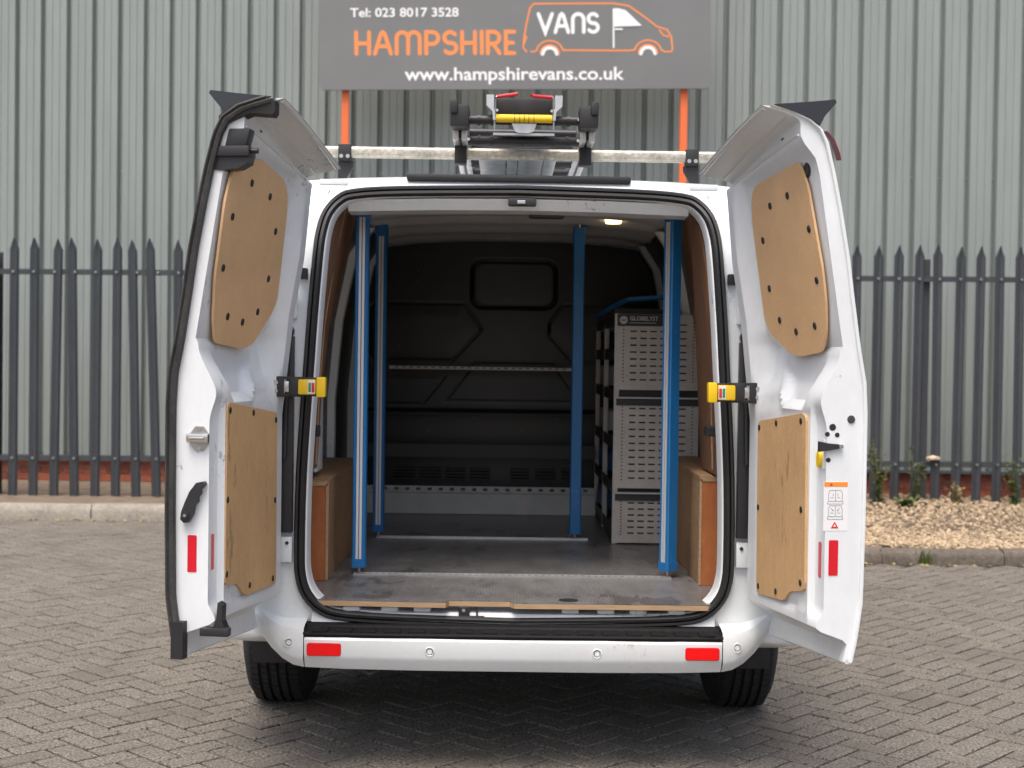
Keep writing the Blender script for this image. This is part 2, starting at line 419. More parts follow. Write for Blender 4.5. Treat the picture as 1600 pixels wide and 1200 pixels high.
# weeds by the fence on the right
def weed(x, y, h, n, label, dry=False, spread=.16):
    t = root('weed_plant', (x, y, .12), label, 'plant', 'weeds along the fence')
    st = MB(); lf = MB()
    for k in range(n):
        a = random.uniform(0, 6.28); hh = h*random.uniform(.55, 1); lean = random.uniform(.2, 1)*spread
        pts = [(x+math.cos(a)*lean*q*q, y+math.sin(a)*lean*q*q*.5, .12+hh*q) for q in (0, .33, .66, 1)]
        st.tube(pts, [.005, .004, .003, .0015], 5)
        for q in range(26):
            f_ = random.uniform(.08, 1); p = Vector(pts[0]).lerp(Vector(pts[-1]), f_); p.x = x+math.cos(a)*lean*f_*f_; p.y = y+math.sin(a)*lean*f_*f_*.5
            b = random.uniform(0, 6.28); L = random.uniform(.03, .075)*(1.2-.5*f_); d = Vector((math.cos(b), math.sin(b)*.7, random.uniform(-.2, .5)))
            s_ = Vector((-math.sin(b), math.cos(b), random.uniform(-.3, .3)))*L*.28
            m_ = p+d*L*.5+Vector((0, 0, .006))
            lf.add([p, m_+s_, p+d*L, m_-s_], [(0, 1, 2), (0, 2, 3)])
    st.build('stem', 'stem', t); lf.build('leaves', 'leaf_dry' if dry else 'leaf', t)
weed(3.32, 11.95, .62, 9, 'bushy green weed nearest the open van door, before the fence')
weed(3.68, 12.05, .60, 6, 'tall thin green weed with arching stems at the fence')
weed(4.02, 11.98, .26, 5, 'yellowish dry low weed at the foot of the fence', True)
weed(4.55, 12.02, .52, 7, 'green weed between the pales near the right edge')
weed(4.78, 11.9, .16, 6, 'small low green weed at the gravel edge, right of the others')
weed(3.5, 11.75, .13, 9, 'low green weed patch spreading onto the gravel')
def tuft(x, y, z, label):
    mb = MB()
    for k in range(45):
        a = random.uniform(0, 6.28); L = random.uniform(.05, .13); d = random.uniform(.1, .55)
        b0 = Vector((x+random.gauss(0, .02), y+random.gauss(0, .008), z)); tip = b0+Vector((math.cos(a)*d*L, math.sin(a)*d*L, L)); w = Vector((math.sin(a), -math.cos(a), 0))*.004
        md = b0.lerp(tip, .55)+Vector((0, 0, .012))
        mb.add([b0-w, b0+w, md+w*.8, md-w*.8, tip], [(0, 1, 2, 3), (3, 2, 4)])
    tag(mb.build('grass_tuft', 'leaf'), label, 'grass')
lt = MB()
for k in range(420):
    if k % 3: x = random.uniform(-5.5, .9); y = 11.29-abs(random.gauss(0, .05))
    else: x = random.uniform(1.0, 5.5); y = 9.42-abs(random.gauss(0, .05))
    a = random.uniform(0, 6.28); L = random.uniform(.008, .028); d = Vector((math.cos(a), math.sin(a), 0))*L; w = Vector((-math.sin(a), math.cos(a), 0))*L*.5; c = Vector((x, y, .003)); u_ = Vector((0, 0, random.uniform(.002, .012)))
    lt.add([c-d, c-w+u_, c+d, c+w+u_*.4], [(0, 1, 2), (0, 2, 3)])
tag(lt.build('leaf_litter', 'leaf_dry'), 'dry brown leaf litter lying along the foot of the kerbs', 'leaves', kind='stuff')
tuft(2.95, 9.425, 0, 'small green grass tuft growing against the kerb')
for i, (x, y, z, r, lb) in enumerate([(3.86, 12.17, .545, .055, 'pale stone resting on the lower fence rail among the weeds'), (4.83, 12.17, .55, .035, 'small flat stone on the lower fence rail, further right')]):
    gm = MB(); gm.add([(x+a*r*1.3, y+b*r*.8, z+c*r*.55) for a, b, c in ico], icf)
    tag(gm.build('stone', 'stone'), lb, 'stone')

# ================================================================== SIGN BOARD
SY = 12.75
sign = root('sign_board', (.1, SY, 0), 'grey dealer sign board with orange and white lettering on orange posts', 'sign')
sroll = -.022
def sp(px, py, d=0):           # board coordinates from layout units (166 per metre, origin bottom centre)
    lx = (px-807)/167.5; lz = (140-(py+.0099*(px-807)))/167.5
    return (.075+lx*math.cos(sroll)+lz*math.sin(sroll)*1, SY-d-.035*lx, 3.885-lx*math.sin(sroll)+lz*math.cos(sroll))
def rrect(x0, x1, y0, y1, r, n=5):
    out = []
    for cx_, cy_, a0 in ((x1-r, y0+r, -90), (x1-r, y1-r, 0), (x0+r, y1-r, 90), (x0+r, y0+r, 180)):
        for k in range(n+1):
            a = R(a0+90*k/n); out.append((cx_+r*math.cos(a), cy_+r*math.sin(a)))
    return out
MB().prism(rrect(503, 1111, -95, 140, 9), sp, 0, .03).build('board', 'sign_grey', sign, smooth=40)
for px_ in (542, 1071):
    p = sp(px_, 140); b = MB().box(p[0]-.033, p[0]+.033, p[1]+.025, p[1]+.08, .05, 5.2); b.build('post', 'orange', sign)
for z_ in (-60, 60):
    a = sp(515, z_); b = sp(1100, z_); MB().loft([[(q[0], q[1]+e, q[2]+f) for e, f in ((.003, -.03), (.02, -.03), (.02, .03), (.003, .03))] for q in (a, b)], caps=True).build('cross_bar', 'fence', sign)
def strokes(name, lines, width, m, d=.031):
    """rounded flat lettering strokes lying on the board"""
    mb = MB()
    for q, ln in enumerate(lines):
        w = width/2; n = len(ln); P_ = [Vector((a, b)) for a, b in ln]
        lft, rgt = [], []
        closed = (P_[0]-P_[-1]).length < .01
        if closed: P_ = P_[:-1]; n -= 1
        for i in range(n):
            a = P_[i-1] if (i > 0 or closed) else None; b = P_[(i+1) % n] if (i < n-1 or closed) else None
            d1 = (P_[i]-a).normalized() if a is not None else (b-P_[i]).normalized()
            d2 = (b-P_[i]).normalized() if b is not None else d1
            t_ = (d1+d2); t_ = t_.normalized() if t_.length > 1e-4 else d1
            nn = Vector((-t_.y, t_.x)); c = max(.35, nn.dot(Vector((-d1.y, d1.x)))); nn = nn*(w/c)
            e = t_*(w*.35) if (not closed and i == n-1) else (-t_*(w*.35) if (not closed and i == 0) else Vector((0, 0)))
            if not closed and i == 0:
                lft.append(P_[i]-t_*w+nn*.55); rgt.append(P_[i]-t_*w-nn*.55)
            lft.append(P_[i]+nn); rgt.append(P_[i]-nn)
            if not closed and i == n-1:
                lft.append(P_[i]+t_*w+nn*.55); rgt.append(P_[i]+t_*w-nn*.55)
        N = len(lft); z = d+.00025*(q+1)
        v = [sp(a.x, a.y, z) for a in lft]+[sp(a.x, a.y, z) for a in rgt]
        mb.add(v, [[i, (i+1) % N, N+(i+1) % N, N+i] for i in range(N if closed else N-1)])
    return mb.build(name, m, sign)
def arc(cx_, cy_, rx, ry, a0, a1, n=8):
    return [(cx_+rx*math.cos(R(a0+(a1-a0)*k/n)), cy_-ry*math.sin(R(a0+(a1-a0)*k/n))) for k in range(n+1)]
def glyph(ch, x, w, t, b):      # left x, width, top y, base y
    h = b-t; mid = t+h*.52; r = x+w
    if ch == 'H': return [[(x, t), (x, b)], [(r, t), (r, b)], [(x, mid), (r, mid)]]
    if ch == 'A': return [[(x, b), (x+w*.38, t+h*.07), (x+w*.5, t), (x+w*.62, t+h*.07), (r, b)], [(x+w*.2, t+h*.66), (x+w*.8, t+h*.66)]]
    if ch == 'M': return [[(x, b)]+arc(x+w*.25, t+w*.25, w*.25, w*.25, 180, 0)+[(x+w*.5, b)], [(x+w*.5, t+w*.27)]+arc(x+w*.75, t+w*.25, w*.25, w*.25, 180, 0)[1:]+[(r, b)]]
    if ch == 'P': return [[(x, b), (x, t)], [(x, t)]+arc(r-h*.28, t+h*.28, h*.28, h*.28, 90, -90)+[(x, t+h*.56)]]
    if ch == 'R': return glyph('P', x, w, t, b)+[[(x+w*.45, t+h*.56), (r, b)]]
    if ch == 'S': return [arc(x+w*.5, t+h*.26, w*.48, h*.26, 35, 270, 12)+arc(x+w*.5, t+h*.75, w*.5, h*.25, 90, -145, 12)[1:]]
    if ch == 'I': return [[(x+w*.5, t), (x+w*.5, b)]]
    if ch == 'E': return [[(r, t), (x, t), (x, b), (r, b)], [(x, mid), (x+w*.85, mid)]]
    if ch == 'V': return [[(x, t), (x+w*.5, b), (r, t)]]
    if ch == 'n': return [[(x, b)]+arc(x+w*.5, t+w*.5, w*.5, w*.5, 180, 0)+[(r, b)]]
for nm, txt, spec, t, b, wd, m in (
    ('sign_word', 'HAMPSHIRE', ((561, 22), (592, 28), (627, 37), (676, 20), (703, 20), (733, 22), (761, 8), (772, 20), (801, 8)), 51, 84, 6.2, 'sign_orange'),
    ('sign_word', 'VAnS', ((844, 22), (868, 22), (896, 18), (922, 16)), 24, 52, 5.6, 'sign_white')):
    xs = 562
    if txt == 'HAMPSHIRE':
        lay = [(561, 20), (590, 25), (624, 36), (670, 19), (698, 19), (726, 20), (756, 1), (766, 18), (794, 13)]
    else: lay = [(845, 21), (871, 20), (898, 17), (922, 15)]
    for ch, (gx, gw) in zip(txt, lay): strokes('letter', glyph(ch, gx, gw, t, b), wd, m)
strokes('van_outline', [
    [(826, 82), (821, 76), (822, 62), (826, 40), (832, 14), (838, 8), (960, 8), (985, 12), (1010, 30), (1028, 44), (1044, 49), (1050, 60), (1052, 78), (1050, 83)],
    [(833, 82), (838, 82)]+arc(862, 84, 21, 19, 168, 12, 10)+[(888, 80), (985, 81)]+arc(1014, 84, 21, 19, 168, 12, 10)+[(1040, 83), (1048, 83)],
    arc(862, 85, 14.5, 13, 180, 0, 10), arc(1014, 85, 14.5, 13, 180, 0, 10), [(1032, 50), (1038, 58), (1046, 60)], [(823, 56), (826, 60), (822, 70)]], 2.6, 'sign_orange')
strokes('van_wheels', [arc(862, 85.5, 11, 10, 178, 2, 10), arc(1014, 85.5, 11, 10, 178, 2, 10)], 6, 'sign_white')
wn = MB(); wn.add([sp(a, b, .036) for a, b in ((960, 16), (969, 16), (980, 19), (1005, 43), (960, 44))], [(0, 1, 2, 3, 4)]); wn.build('van_window', 'sign_white', sign)
strokes('van_door_line', [[(961, 45), (961, 76)], [(964, 48), (974, 48)]], 2.6, 'sign_white', .036)
def sign_text(txt, x0, x1, base, size):
    cu = bpy.data.curves.new('sign_text', 'FONT'); cu.body = txt; cu.size = 1; cu.offset = .018; cu.extrude = .0; cu.resolution_u = 3
    o = bpy.data.objects.new('tmp_text', cu); COL.objects.link(o)
    me = bpy.data.meshes.new_from_object(o.evaluated_get(bpy.context.evaluated_depsgraph_get()))
    bpy.data.objects.remove(o)
    xs = [v.co.x for v in me.vertices]; mn, mx_ = min(xs), max(xs); k = (x1-x0)/(mx_-mn)
    par = list(range(len(me.vertices)))                     # split the line into its letters
    def find(i):
        while par[i] != i: par[i] = par[par[i]]; i = par[i]
        return i
    for p in me.polygons:
        for v in p.vertices: par[find(v)] = find(p.vertices[0])
    isl = {}
    for p in me.polygons: isl.setdefault(find(p.vertices[0]), []).append(p)
    parts = []
    for ps in isl.values():
        xx = [me.vertices[v].co.x for p in ps for v in p.vertices]; parts.append([min(xx), max(xx), ps])
    parts.sort(key=lambda q: q[0]); merged = []
    for q in parts:
        if merged and min(q[1], merged[-1][1])-max(q[0], merged[-1][0]) > .6*min(q[1]-q[0], merged[-1][1]-merged[-1][0]): merged[-1] = [min(q[0], merged[-1][0]), max(q[1], merged[-1][1]), merged[-1][2]+q[2]]
        else: merged.append(q)
    for _, _, ps in merged:
        ids = sorted({v for p in ps for v in p.vertices}); ix = {v: i for i, v in enumerate(ids)}
        mb = MB(); mb.add([sp(x0+(me.vertices[v].co.x-mn)*k, base-me.vertices[v].co.y*size, .0335) for v in ids], [[ix[v] for v in p.vertices] for p in ps])
        mb.build('letter', 'sign_white', sign)
sign_text('Tel: 023 8017 3528', 552, 721, 27, 19.5)
sign_text('www.hampshirevans.co.uk', 636, 977, 125.5, 28)

# ================================================================== VAN
CX = .048
van = root('van', (CX, 7.0, 0), 'white panel van seen from behind with both rear doors swung open', 'van')
YP = [(.4, 0), (1.25, 0), (1.5, .035), (1.75, .09), (1.9, .14), (1.97, .18), (2.01, .22), (2.06, .27)]
def yap(z): return 4.60+lerp_tab(YP, z)
HALF = [(0, .485), (.3, .491), (.56, .501), (.655, .525), (.712, .58), (.737, .65), (.742, .75), (.738, 1.0), (.722, 1.3), (.712, 1.55), (.703, 1.74), (.695, 1.83), (.675, 1.90), (.635, 1.953), (.575, 1.98), (.40, 1.994), (0, 2.003)]
def refine(h, n=2):
    out = []
    for i in range(len(h)-1):
        p0 = h[max(i-1, 0)]; p1 = h[i]; p2 = h[i+1]; p3 = h[min(i+2, len(h)-1)]
        for k in range(n):
            t = k/n; out.append(tuple(.5*((2*p1[c])+(-p0[c]+p2[c])*t+(2*p0[c]-5*p1[c]+4*p2[c]-p3[c])*t*t+(-p0[c]+3*p1[c]-3*p2[c]+p3[c])*t**3) for c in (0, 1)))
    out.append(h[-1]); return out
def full(h):                       # closed loop from half outline (bottom centre -> top centre)
    return [(x, z) for x, z in h]+[(-x, z) for x, z in h[-2:0:-1]]
HR = refine(HALF, 3); LOOP = full(HR); NL = len(LOOP)
def normals(loop):
    out = []
    for i in range(len(loop)):
        a, b = loop[i-1], loop[(i+1) % len(loop)]; d = Vector((b[0]-a[0], b[1]-a[1])).normalized(); out.append((-d.y, d.x))
    return out
NRM = normals(LOOP)               # points inward
def ring(off, dy): return [(CX+x+nx*off, yap(z)+dy, z+nz*off) for (x, z), (nx, nz) in zip(LOOP, NRM)]
MB().loft([ring(a, b) for a, b in ((0, .012), (0, -.016), (.005, -.023), (.012, -.023), (.0155, -.012), (.019, -.024), (.028, -.026), (.035, -.018), (.036, .012))]).build('door_seal', 'rubber', van, smooth=50)
MB().loft([ring(a, b) for a, b in ((.034, .0), (.040, .003), (.043, .012), (.044, .035), (.046, .065))]).build('aperture_flange', 'white_inner', van, smooth=40)
# outer shell loops, same point count as the seal loop
OUT = [(0, .44), (.3, .44), (.6, .44), (.80, .44), (.86, .46), (.895, .52), (.90, .75), (.90, 1.0), (.893, 1.3), (.875, 1.55), (.845, 1.74), (.835, 1.83), (.82, 1.90), (.80, 1.968), (.745, 2.010), (.42, 2.024), (0, 2.028)]
SIDE = [(0, .40), (.3, .40), (.65, .40), (.93, .40), (1.0, .42), (1.02, .52), (1.03, .75), (1.03, 1.0), (1.015, 1.3), (.985, 1.55), (.945, 1.74), (.915, 1.83), (.88, 1.90), (.825, 1.968), (.73, 2.018), (.42, 2.040), (0, 2.046)]
o_ = full(refine(OUT, 3)); s_ = full(refine(SIDE, 3))
rear = [ring(0, .006), [(CX+x, yap(z)+.004, z) for x, z in o_]]
mid = [(CX+(a[0]+b[0]*2)/3+.012*(1 if a[0] > 0 else -1 if a[0] < 0 else 0), yap(b[1])+.055, (a[1]+b[1]*2)/3+.004) for a, b in zip(o_, s_)]
MB().loft(rear+[mid, [(CX+x, yap(z)+.17, z) for x, z in s_]]).build('rear_frame', 'white_paint', van, smooth=35)
# sides and roof run forward; the lower side has the wheel-arch cut out
ups = [(x, z) for x, z in refine(SIDE, 3) if z >= .74]
upl = [(x, z) for x, z in ups]+[(-x, z) for x, z in ups[-2::-1]]
bs = MB()
bs.loft([[(CX+x*k, y if y > 5 else yap(z)+.168, z if zt is None else .74+(z-.74)*zt) for x, z in upl] for y, k, zt in ((4.7, 1, None), (5.6, 1, None), (7.4, 1, None), (8.3, .985, .97), (8.75, .96, .62), (9.3, .90, .30), (9.62, .80, .10))], closed=False)
for s in (-1, 1):
    pl = [(4.77, .745), (4.77, .42), (5.08, .38)]+[(5.55-.42*math.cos(R(a)), .34+.42*math.sin(R(a))) for a in range(8, 173, 12)]+[(5.98, .34), (8.1, .34)]+[(8.55-.42*math.cos(R(a)), .34+.42*math.sin(R(a))) for a in range(8, 173, 12)]+[(9.0, .34), (9.5, .40), (9.55, .745)]
    bs.prism(pl, lambda a, b, d, s=s: (CX+s*d, a, b), 1.0, 1.028)
bs.build('body_shell', 'white_paint', van, smooth=30)
for s in (-1, 1):                                                 # pressed details of the rear pillar
    px_ = lambda a: CX+s*a
    def bx(name, m, x0, x1, y0, y1, z0, z1, c=.003):
        a, b = sorted((px_(x0), px_(x1))); return MB().cbox(a, b, y0, y1, z0, z1, c).build(name, m, van, smooth=40)
    bx('pillar_channel', 'black_plastic', .748, .815, 4.575, 4.61, .80, 1.46)
    mb = MB(); mb.cyl((px_(.772), 4.60, 1.475), (px_(.772), 4.57, 1.475), .024, 16); mb.build('channel_end', 'black_plastic', van, smooth=40)
    mb = MB(); mb.cyl((px_(.765), 4.565, 1.45), (px_(.775), 4.565, 1.05), .009, 8); mb.build('check_rod', 'rubber', van, smooth=40)
    bx('buffer_block', 'black_plastic', .715, .75, 4.63, 4.67, 1.655, 1.692)
    bx('hinge_plate', 'white_paint', .745, .80, 4.62, 4.65, 1.52, 1.62, .008)
    bx('lower_hinge_plate', 'white_paint', .755, .81, 4.585, 4.61, .80, .88, .008)
    bx('corner_bracket', 'white_paint', .748, .79, 4.585, 4.603, .70, .786, .003)
    MB().cyl((px_(.765), 4.586, .765), (px_(.765), 4.58, .765), .006, 10).build('bracket_hole', 'rubber', van)
    bx('tail_lamp', 'red_lens', .965, 1.03, 4.70, 4.80, .95, 1.55, .015)
    bx('gutter_plate', 'white_paint', .60, .70, 4.806, 4.828, 1.996, 2.016, .004)
MB().cbox(CX-.395, CX+.395, 4.812, 4.86, 2.017, 2.041, .008).build('roof_edge_trim', 'rubber', van, smooth=40)
# header with the latch
hd = MB(); hd.loft([[(CX+x, y, z-.012*(x/.6)**2) for x in (-.6, -.3, 0, .3, .6)] for y, z in ((4.80, 1.955), (4.83, 1.918), (4.93, 1.915), (4.95, 1.97))], closed=False)
hd.build('header_panel', 'white_inner', van, smooth=30)
MB().cbox(.012, .110, 4.785, 4.83, 1.930, 1.957, .005).build('header_latch', 'black_plastic', van, smooth=40)
MB().cbox(.043, .072, 4.781, 4.79, 1.936, 1.948, .002).build('latch_striker', 'chrome', van)
MB().cbox(.088, .216, 4.95, 5.0, 1.905, 1.928, .01).build('grab_handle', 'black_plastic', van, smooth=40)

# --- interior
fl = MB(); fl.prism([(-.615, 4.585), (-.18, 4.565), (-.17, 4.60), (.035, 4.60), (.05, 4.565), (.70, 4.572), (.80, 4.66), (.80, 7.36), (-.70, 7.36), (-.70, 4.66)], lambda a, b, d: (a, b, d), .559, .575)
fl.build('load_floor', 'floor_grip', van)
fe = MB(); P_ = [(-.615, 4.5835), (-.18, 4.5635), (-.17, 4.5985), (.035, 4.5985), (.05, 4.5635), (.70, 4.5705), (.80, 4.6585)]
for a, b in zip(P_, P_[1:]): fe.add([(a[0], a[1], .556), (b[0], b[1], .556), (b[0], b[1], .5725), (a[0], a[1], .5725)], [(0, 1, 2, 3)])
fe.build('floor_edge', 'ply_edge', van)
MB().cyl((.235, 4.63, .5745), (.235, 4.63, .5765), .033, 20).build('floor_plug', 'rubber', van)
sl = MB(); sl.loft([[(CX+x, y, z) for x in (-.68, -.3, 0, .3, .68)] for y, z in ((4.585, .50), (4.595, .532), (4.65, .540), (4.67, .556), (4.8, .556))], closed=False)
sl.build('door_sill', 'white_inner', van, smooth=30)
for x in (-.50, -.37, -.26, .24, .36, .47, .60):
    MB().cbox(x-.03, x+.03, 4.593, 4.66, .535, .553, .008).build('sill_pressing', 'white_inner', van, smooth=40)
MB().cbox(-.137, -.10, 4.585, 4.60, .522, .556, .003).build('striker_plate', 'black_plastic', van)
MB().cbox(-.137, -.05, 4.583, 4.60, .518, .526, .003).build('striker_base', 'black_plastic', van)
MB().cyl((-.075, 4.590, .526), (-.075, 4.590, .556), .003, 8).build('striker_pin', 'black_plastic', van)
MB().cyl((-.12, 4.586, .545), (-.12, 4.582, .545), .006, 10).build('striker_bolt', 'chrome', van)
# inner side skins, roof lining with ribs, bulkhead
for s in (-1, 1):
    a = CX+s*.80; mb = MB()
    mb.loft([[(CX+s*w, y, z) for w, z in ((.83, .54), (.83, 1.2), (.80, 1.55), (.74, 1.85), (.66, 1.975))] for y in (4.78, 7.36)], closed=False)
    mb.build('inner_side', 'bulkhead', van, smooth=40)
    for y in (5.35, 6.15, 6.95):
        MB().loft([[(CX+s*(w-d), y+q, z) for q, d in ((-.05, 0), (-.03, .03), (.03, .03), (.05, 0))] for w, z in ((.829, .6), (.829, 1.2), (.799, 1.55), (.739, 1.85), (.66, 1.97))], closed=False).build('side_rib', 'white_inner', van, smooth=50)
rl = MB(); rr = []
for k in range(60):
    y = 4.93+k*(7.36-4.93)/59; z = 2.035-.03*sstep(.25, .75, abs(((y-4.93)/.44) % 1-.5)*2)-.022*(math.exp(-((y-5.05)/.05)**2))
    rr.append([(CX+x, y, z-.045*abs(x/.72)**3) for x in (-.72, -.5, -.25, 0, .25, .5, .72)])
rl.loft(rr, closed=False).build('roof_lining', 'roof_lining', van, smooth=50)
MB().cyl((.485, 6.1, 2.032), (.485, 6.1, 2.002), .042, 20, .034).build('interior_lamp', 'lamp_on', van, smooth=40)
MB().cbox(.53, .62, 5.0, 5.06, 1.965, 1.985, .006).build('rear_lamp', 'lamp_dim', van)
bk = MB()
def relief(x, z):
    d = 0
    def rr_(cx_, cz, hx, hz, r):
        qx, qz = abs(x-cx_)-hx+r, abs(z-cz)-hz+r
        return math.hypot(max(qx, 0), max(qz, 0))+min(max(qx, qz), 0)-r
    def groove(sd, w=.006, dep=.006): return -dep*max(0, 1-abs(sd)/w)
    sd = rr_(.055, 1.79, .225, .125, .06); d += groove(sd, .010, .010)-.004*sstep(.004, -.004, sd)
    sd = max(rr_(-.42, 1.53, .30, .155, .05), (x+z*.72-(-.10+1.53*.72))*.8, (x-z*.9-(-.13-1.53*.9))*.74); d += groove(sd)+(.004*sstep(0, -.08, sd))
    sd = max(rr_(.55, 1.53, .30, .155, .05), (-x+z*.72-(-.21+1.53*.72))*.8, (-x-z*.9-(-.24-1.53*.9))*.74); d += groove(sd)+(.004*sstep(0, -.08, sd))
    sd = max(abs(z-1.26)-.10, (abs(x-.06)+(z-1.26)*.75-.29)*.8); d += groove(sd, .006, .005)
    sd = max(rr_(-.53, 1.215, .25, .075, .02), (x-z*.8-(-.37-1.215*.8))*.78); d += groove(sd, .006, .005)
    d += -.006*max(0, 1-abs(z-1.11)/.006)
    return d
NXB, NZB = 230, 210
gv = []
for j in range(NZB+1):
    z = .57+(2.02-.57)*j/NZB
    gv.append([(-.76+1.60*i/NXB, 7.335-relief(-.76+1.60*i/NXB, z), z) for i in range(NXB+1)])
bk.loft(gv, closed=False).build('bulkhead', 'bulkhead', van, smooth=60)
MB().prism(rrect(-.145, .255, 1.685, 1.895, .05, 6), lambda a, b, d: (a, d, b), 7.342, 7.338).build('bulkhead_window', 'window_blank', van)
for x, z in ((-.46, 1.86), (-.465, 1.80), (-.56, 1.45), (-.15, 1.07), (.30, 1.07), (-.4, 1.0), (.1, 1.0)):
    MB().cyl((x, 7.335, z), (x, 7.318, z), .008, 8).build('bulkhead_screw', 'window_blank', van)
# ply side linings with lighter cut edges
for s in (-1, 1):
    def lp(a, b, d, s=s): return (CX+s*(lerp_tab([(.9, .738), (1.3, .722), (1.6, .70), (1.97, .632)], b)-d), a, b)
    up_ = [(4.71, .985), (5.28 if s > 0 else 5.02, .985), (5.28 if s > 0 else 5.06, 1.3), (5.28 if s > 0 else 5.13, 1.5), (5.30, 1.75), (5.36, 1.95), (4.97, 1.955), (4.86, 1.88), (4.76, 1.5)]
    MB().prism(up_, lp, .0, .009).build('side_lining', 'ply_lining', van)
    e0 = [(4.99, 1.945), (4.96, 1.75), (4.95, 1.5), (4.955, 1.25), (4.97, 1.0)]
    mb = MB(); mb.loft([[lp(a+q, b, d) for q, d in ((0, .0095), (0, .013), (.012, .013), (.012, .0095))] for a, b in e0]); mb.build('lining_joint', 'ply_edge', van)
MB().cbox(-.70, -.688, 5.08, 5.26, .96, 1.42, .004).build('side_cover', 'white_inner', van)
MB().cbox(CX+.675, CX+.715, 4.80, 4.88, 1.13, 1.165, .004).build('lining_handle', 'rubber', van)
MB().cbox(CX-.715, CX-.69, 4.80, 4.84, 1.11, 1.15, .004).build('lining_clip', 'rubber', van)
# ply boxes over the wheel arches
def arch_box(xi, xo, y0, y1, zt, seam):
    a, b = sorted((xi, xo)); s = 1 if xi > 0 else -1
    fr = MB().box(a+.006, b, y0, y0+.012, .576, zt-.004); fr.build('arch_front_panel', 'ply_red', van)
    ys = [y0+.001]+seam+[y1]
    for k in range(len(ys)-1):
        d = .004*k
        x0, x1 = sorted((xi+s*d-(.012 if s < 0 else 0)*0, xi+s*(d+.012)))
        MB().box(x0, x1, ys[k]+.002, ys[k+1]-.002, .576, zt-.002).build('arch_side_panel', 'ply_tan', van)
    t0, t1 = sorted((xi-s*.002, xo)); MB().box(t0, t1, y0-.002, y1, zt-.0015, zt+.0105).build('arch_top_panel', 'ply_tan', van)
    e0, e1 = sorted((xi-s*.003, xi+s*.006)); MB().box(e0, e1, y0-.003, y0-.0005, .577, zt).build('arch_edge', 'ply_edge', van)
    MB().box(a, b, y0-.003, y0-.0005, zt-.008, zt+.004).build('arch_edge', 'ply_edge', van)
arch_box(-.63, -.80, 4.97, 6.1, .93, [])
arch_box(.728, .86, 4.97, 6.0, .965, [5.22])
# floor tracks
for y, x0, x1 in ((5.125, -.55, .645), (6.175, -.56, .396)):
    t = MB().box(x0, x1, y-.02, y+.02, .5755, .5785)
    t.box(x0, x1, y-.02, y-.014, .5786, .5815); t.box(x0, x1, y+.014, y+.02, .5786, .5815)
    tr = t.build('floor_track', 'aluminium', van)
    h = MB(); n = int((x1-x0)/.025)
    for k in range(n): xx = x0+.012+k*.025; h.cyl((xx, y, .5788), (xx, y, .5796), .007, 8)
    h.build('track_holes', 'rubber', tr, kind='stuff')

# --- bumper
BS = [(0, 4.475, .358, .473), (.3, 4.475, .358, .473), (.55, 4.478, .360, .472), (.69, 4.487, .363, .472)]
def bump_section(hw, y, zb, zt): return [(y+.07, zb+.012), (y+.028, zb), (y+.006, zb+.035), (y, zb+.05), (y, zt-.012), (y+.006, zt-.002), (y+.02, zt)]
mb = MB(); mb.loft([[(CX+s*hw, yy, zz) for yy, zz in bump_section(hw, y, zb, zt)] for s, hw, y, zb, zt in [(-1, *q) for q in BS[::-1]]+[(1, *q) for q in BS[1:]]], closed=False)
mb.build('bumper', 'white_paint', van, smooth=30)
for s in (-1, 1):
    ST = [(.693, 4.487, .363, .500), (.73, 4.497, .368, .500), (.77, 4.515, .386, .502), (.81, 4.54, .415, .516), (.85, 4.575, .452, .538), (.89, 4.62, .49, .558), (.93, 4.68, .51, .57), (.97, 4.75, .52, .57), (1.0, 4.82, .53, .57)]
    mb = MB(); mb.loft([[(CX+s*hw, yy, zz) for yy, zz in ((y+.07, zb+.012), (y+.028, zb), (y+.006, zb+.025), (y, zb+.04), (y, zt-.03), (y+.012, zt-.006), (y+.045, zt+.003), (y+.15, zt+.012))] for hw, y, zb, zt in ST], closed=False)
    mb.build('bumper_corner', 'white_paint', van, smooth=35)
    lens = rrect(.57, .677, .411, .447, .006, 3)
    lp2 = lambda a, b, d, s=s: (CX+s*a, 4.4865-.006*0-d, b)
    MB().prism(rrect(.567, .680, .408, .450, .007, 3), lp2, -.02, .0085).build('reflector_surround', 'red_tape', van)
    MB().prism(lens, lp2, .009, .0115).build('bumper_reflector', 'red_lens', van)
for hw, y, z in ((-.275, 4.475, .427), (.276, 4.475, .427), (-.742, 4.50, .447), (.742, 4.50, .447)):
    sn = MB(); x = CX+hw; ring_ = MB()
    ring_.tube([(x+.0145*math.cos(2*math.pi*k/20), y-.0005, z+.0145*math.sin(2*math.pi*k/20)) for k in range(20)], .0022, 6, True)
    r_ = ring_.build('parking_sensor', 'white_paint', van, smooth=60)
    g_ = MB().cyl((x, y+.004, z), (x, y-.003, z), .0085, 16).build('sensor_face', 'white_inner', r_, smooth=40)
    MB().tube([(x+.0095*math.cos(2*math.pi*k/20), y-.001, z+.0095*math.sin(2*math.pi*k/20)) for k in range(20)], .0011, 5, True).build('sensor_gap', 'black_plastic', r_)
st = MB(); st.loft([[(CX+s*hw, y+dy, z) for y, z in ((4.478, .468), (4.474, .478), (4.478, .484), (4.500, .486), (4.545, .489), (4.552, .496), (4.60, .499), (4.62, .48))] for s, hw, dy in ((-1, .70, .022), (-1, .69, .012), (-1, .5, .003), (1, 0, 0), (1, .5, .003), (1, .69, .012), (1, .70, .022))], closed=False, caps=False)
st.build('bumper_step', 'black_step', van, smooth=25)
for k in range(17):
    x = CX-.64+k*.08; rib = MB(); rib.cbox(x-.026, x+.026, 4.486, 4.545, .480, .4915, .003); rib.build('step_tread', 'black_step', van)
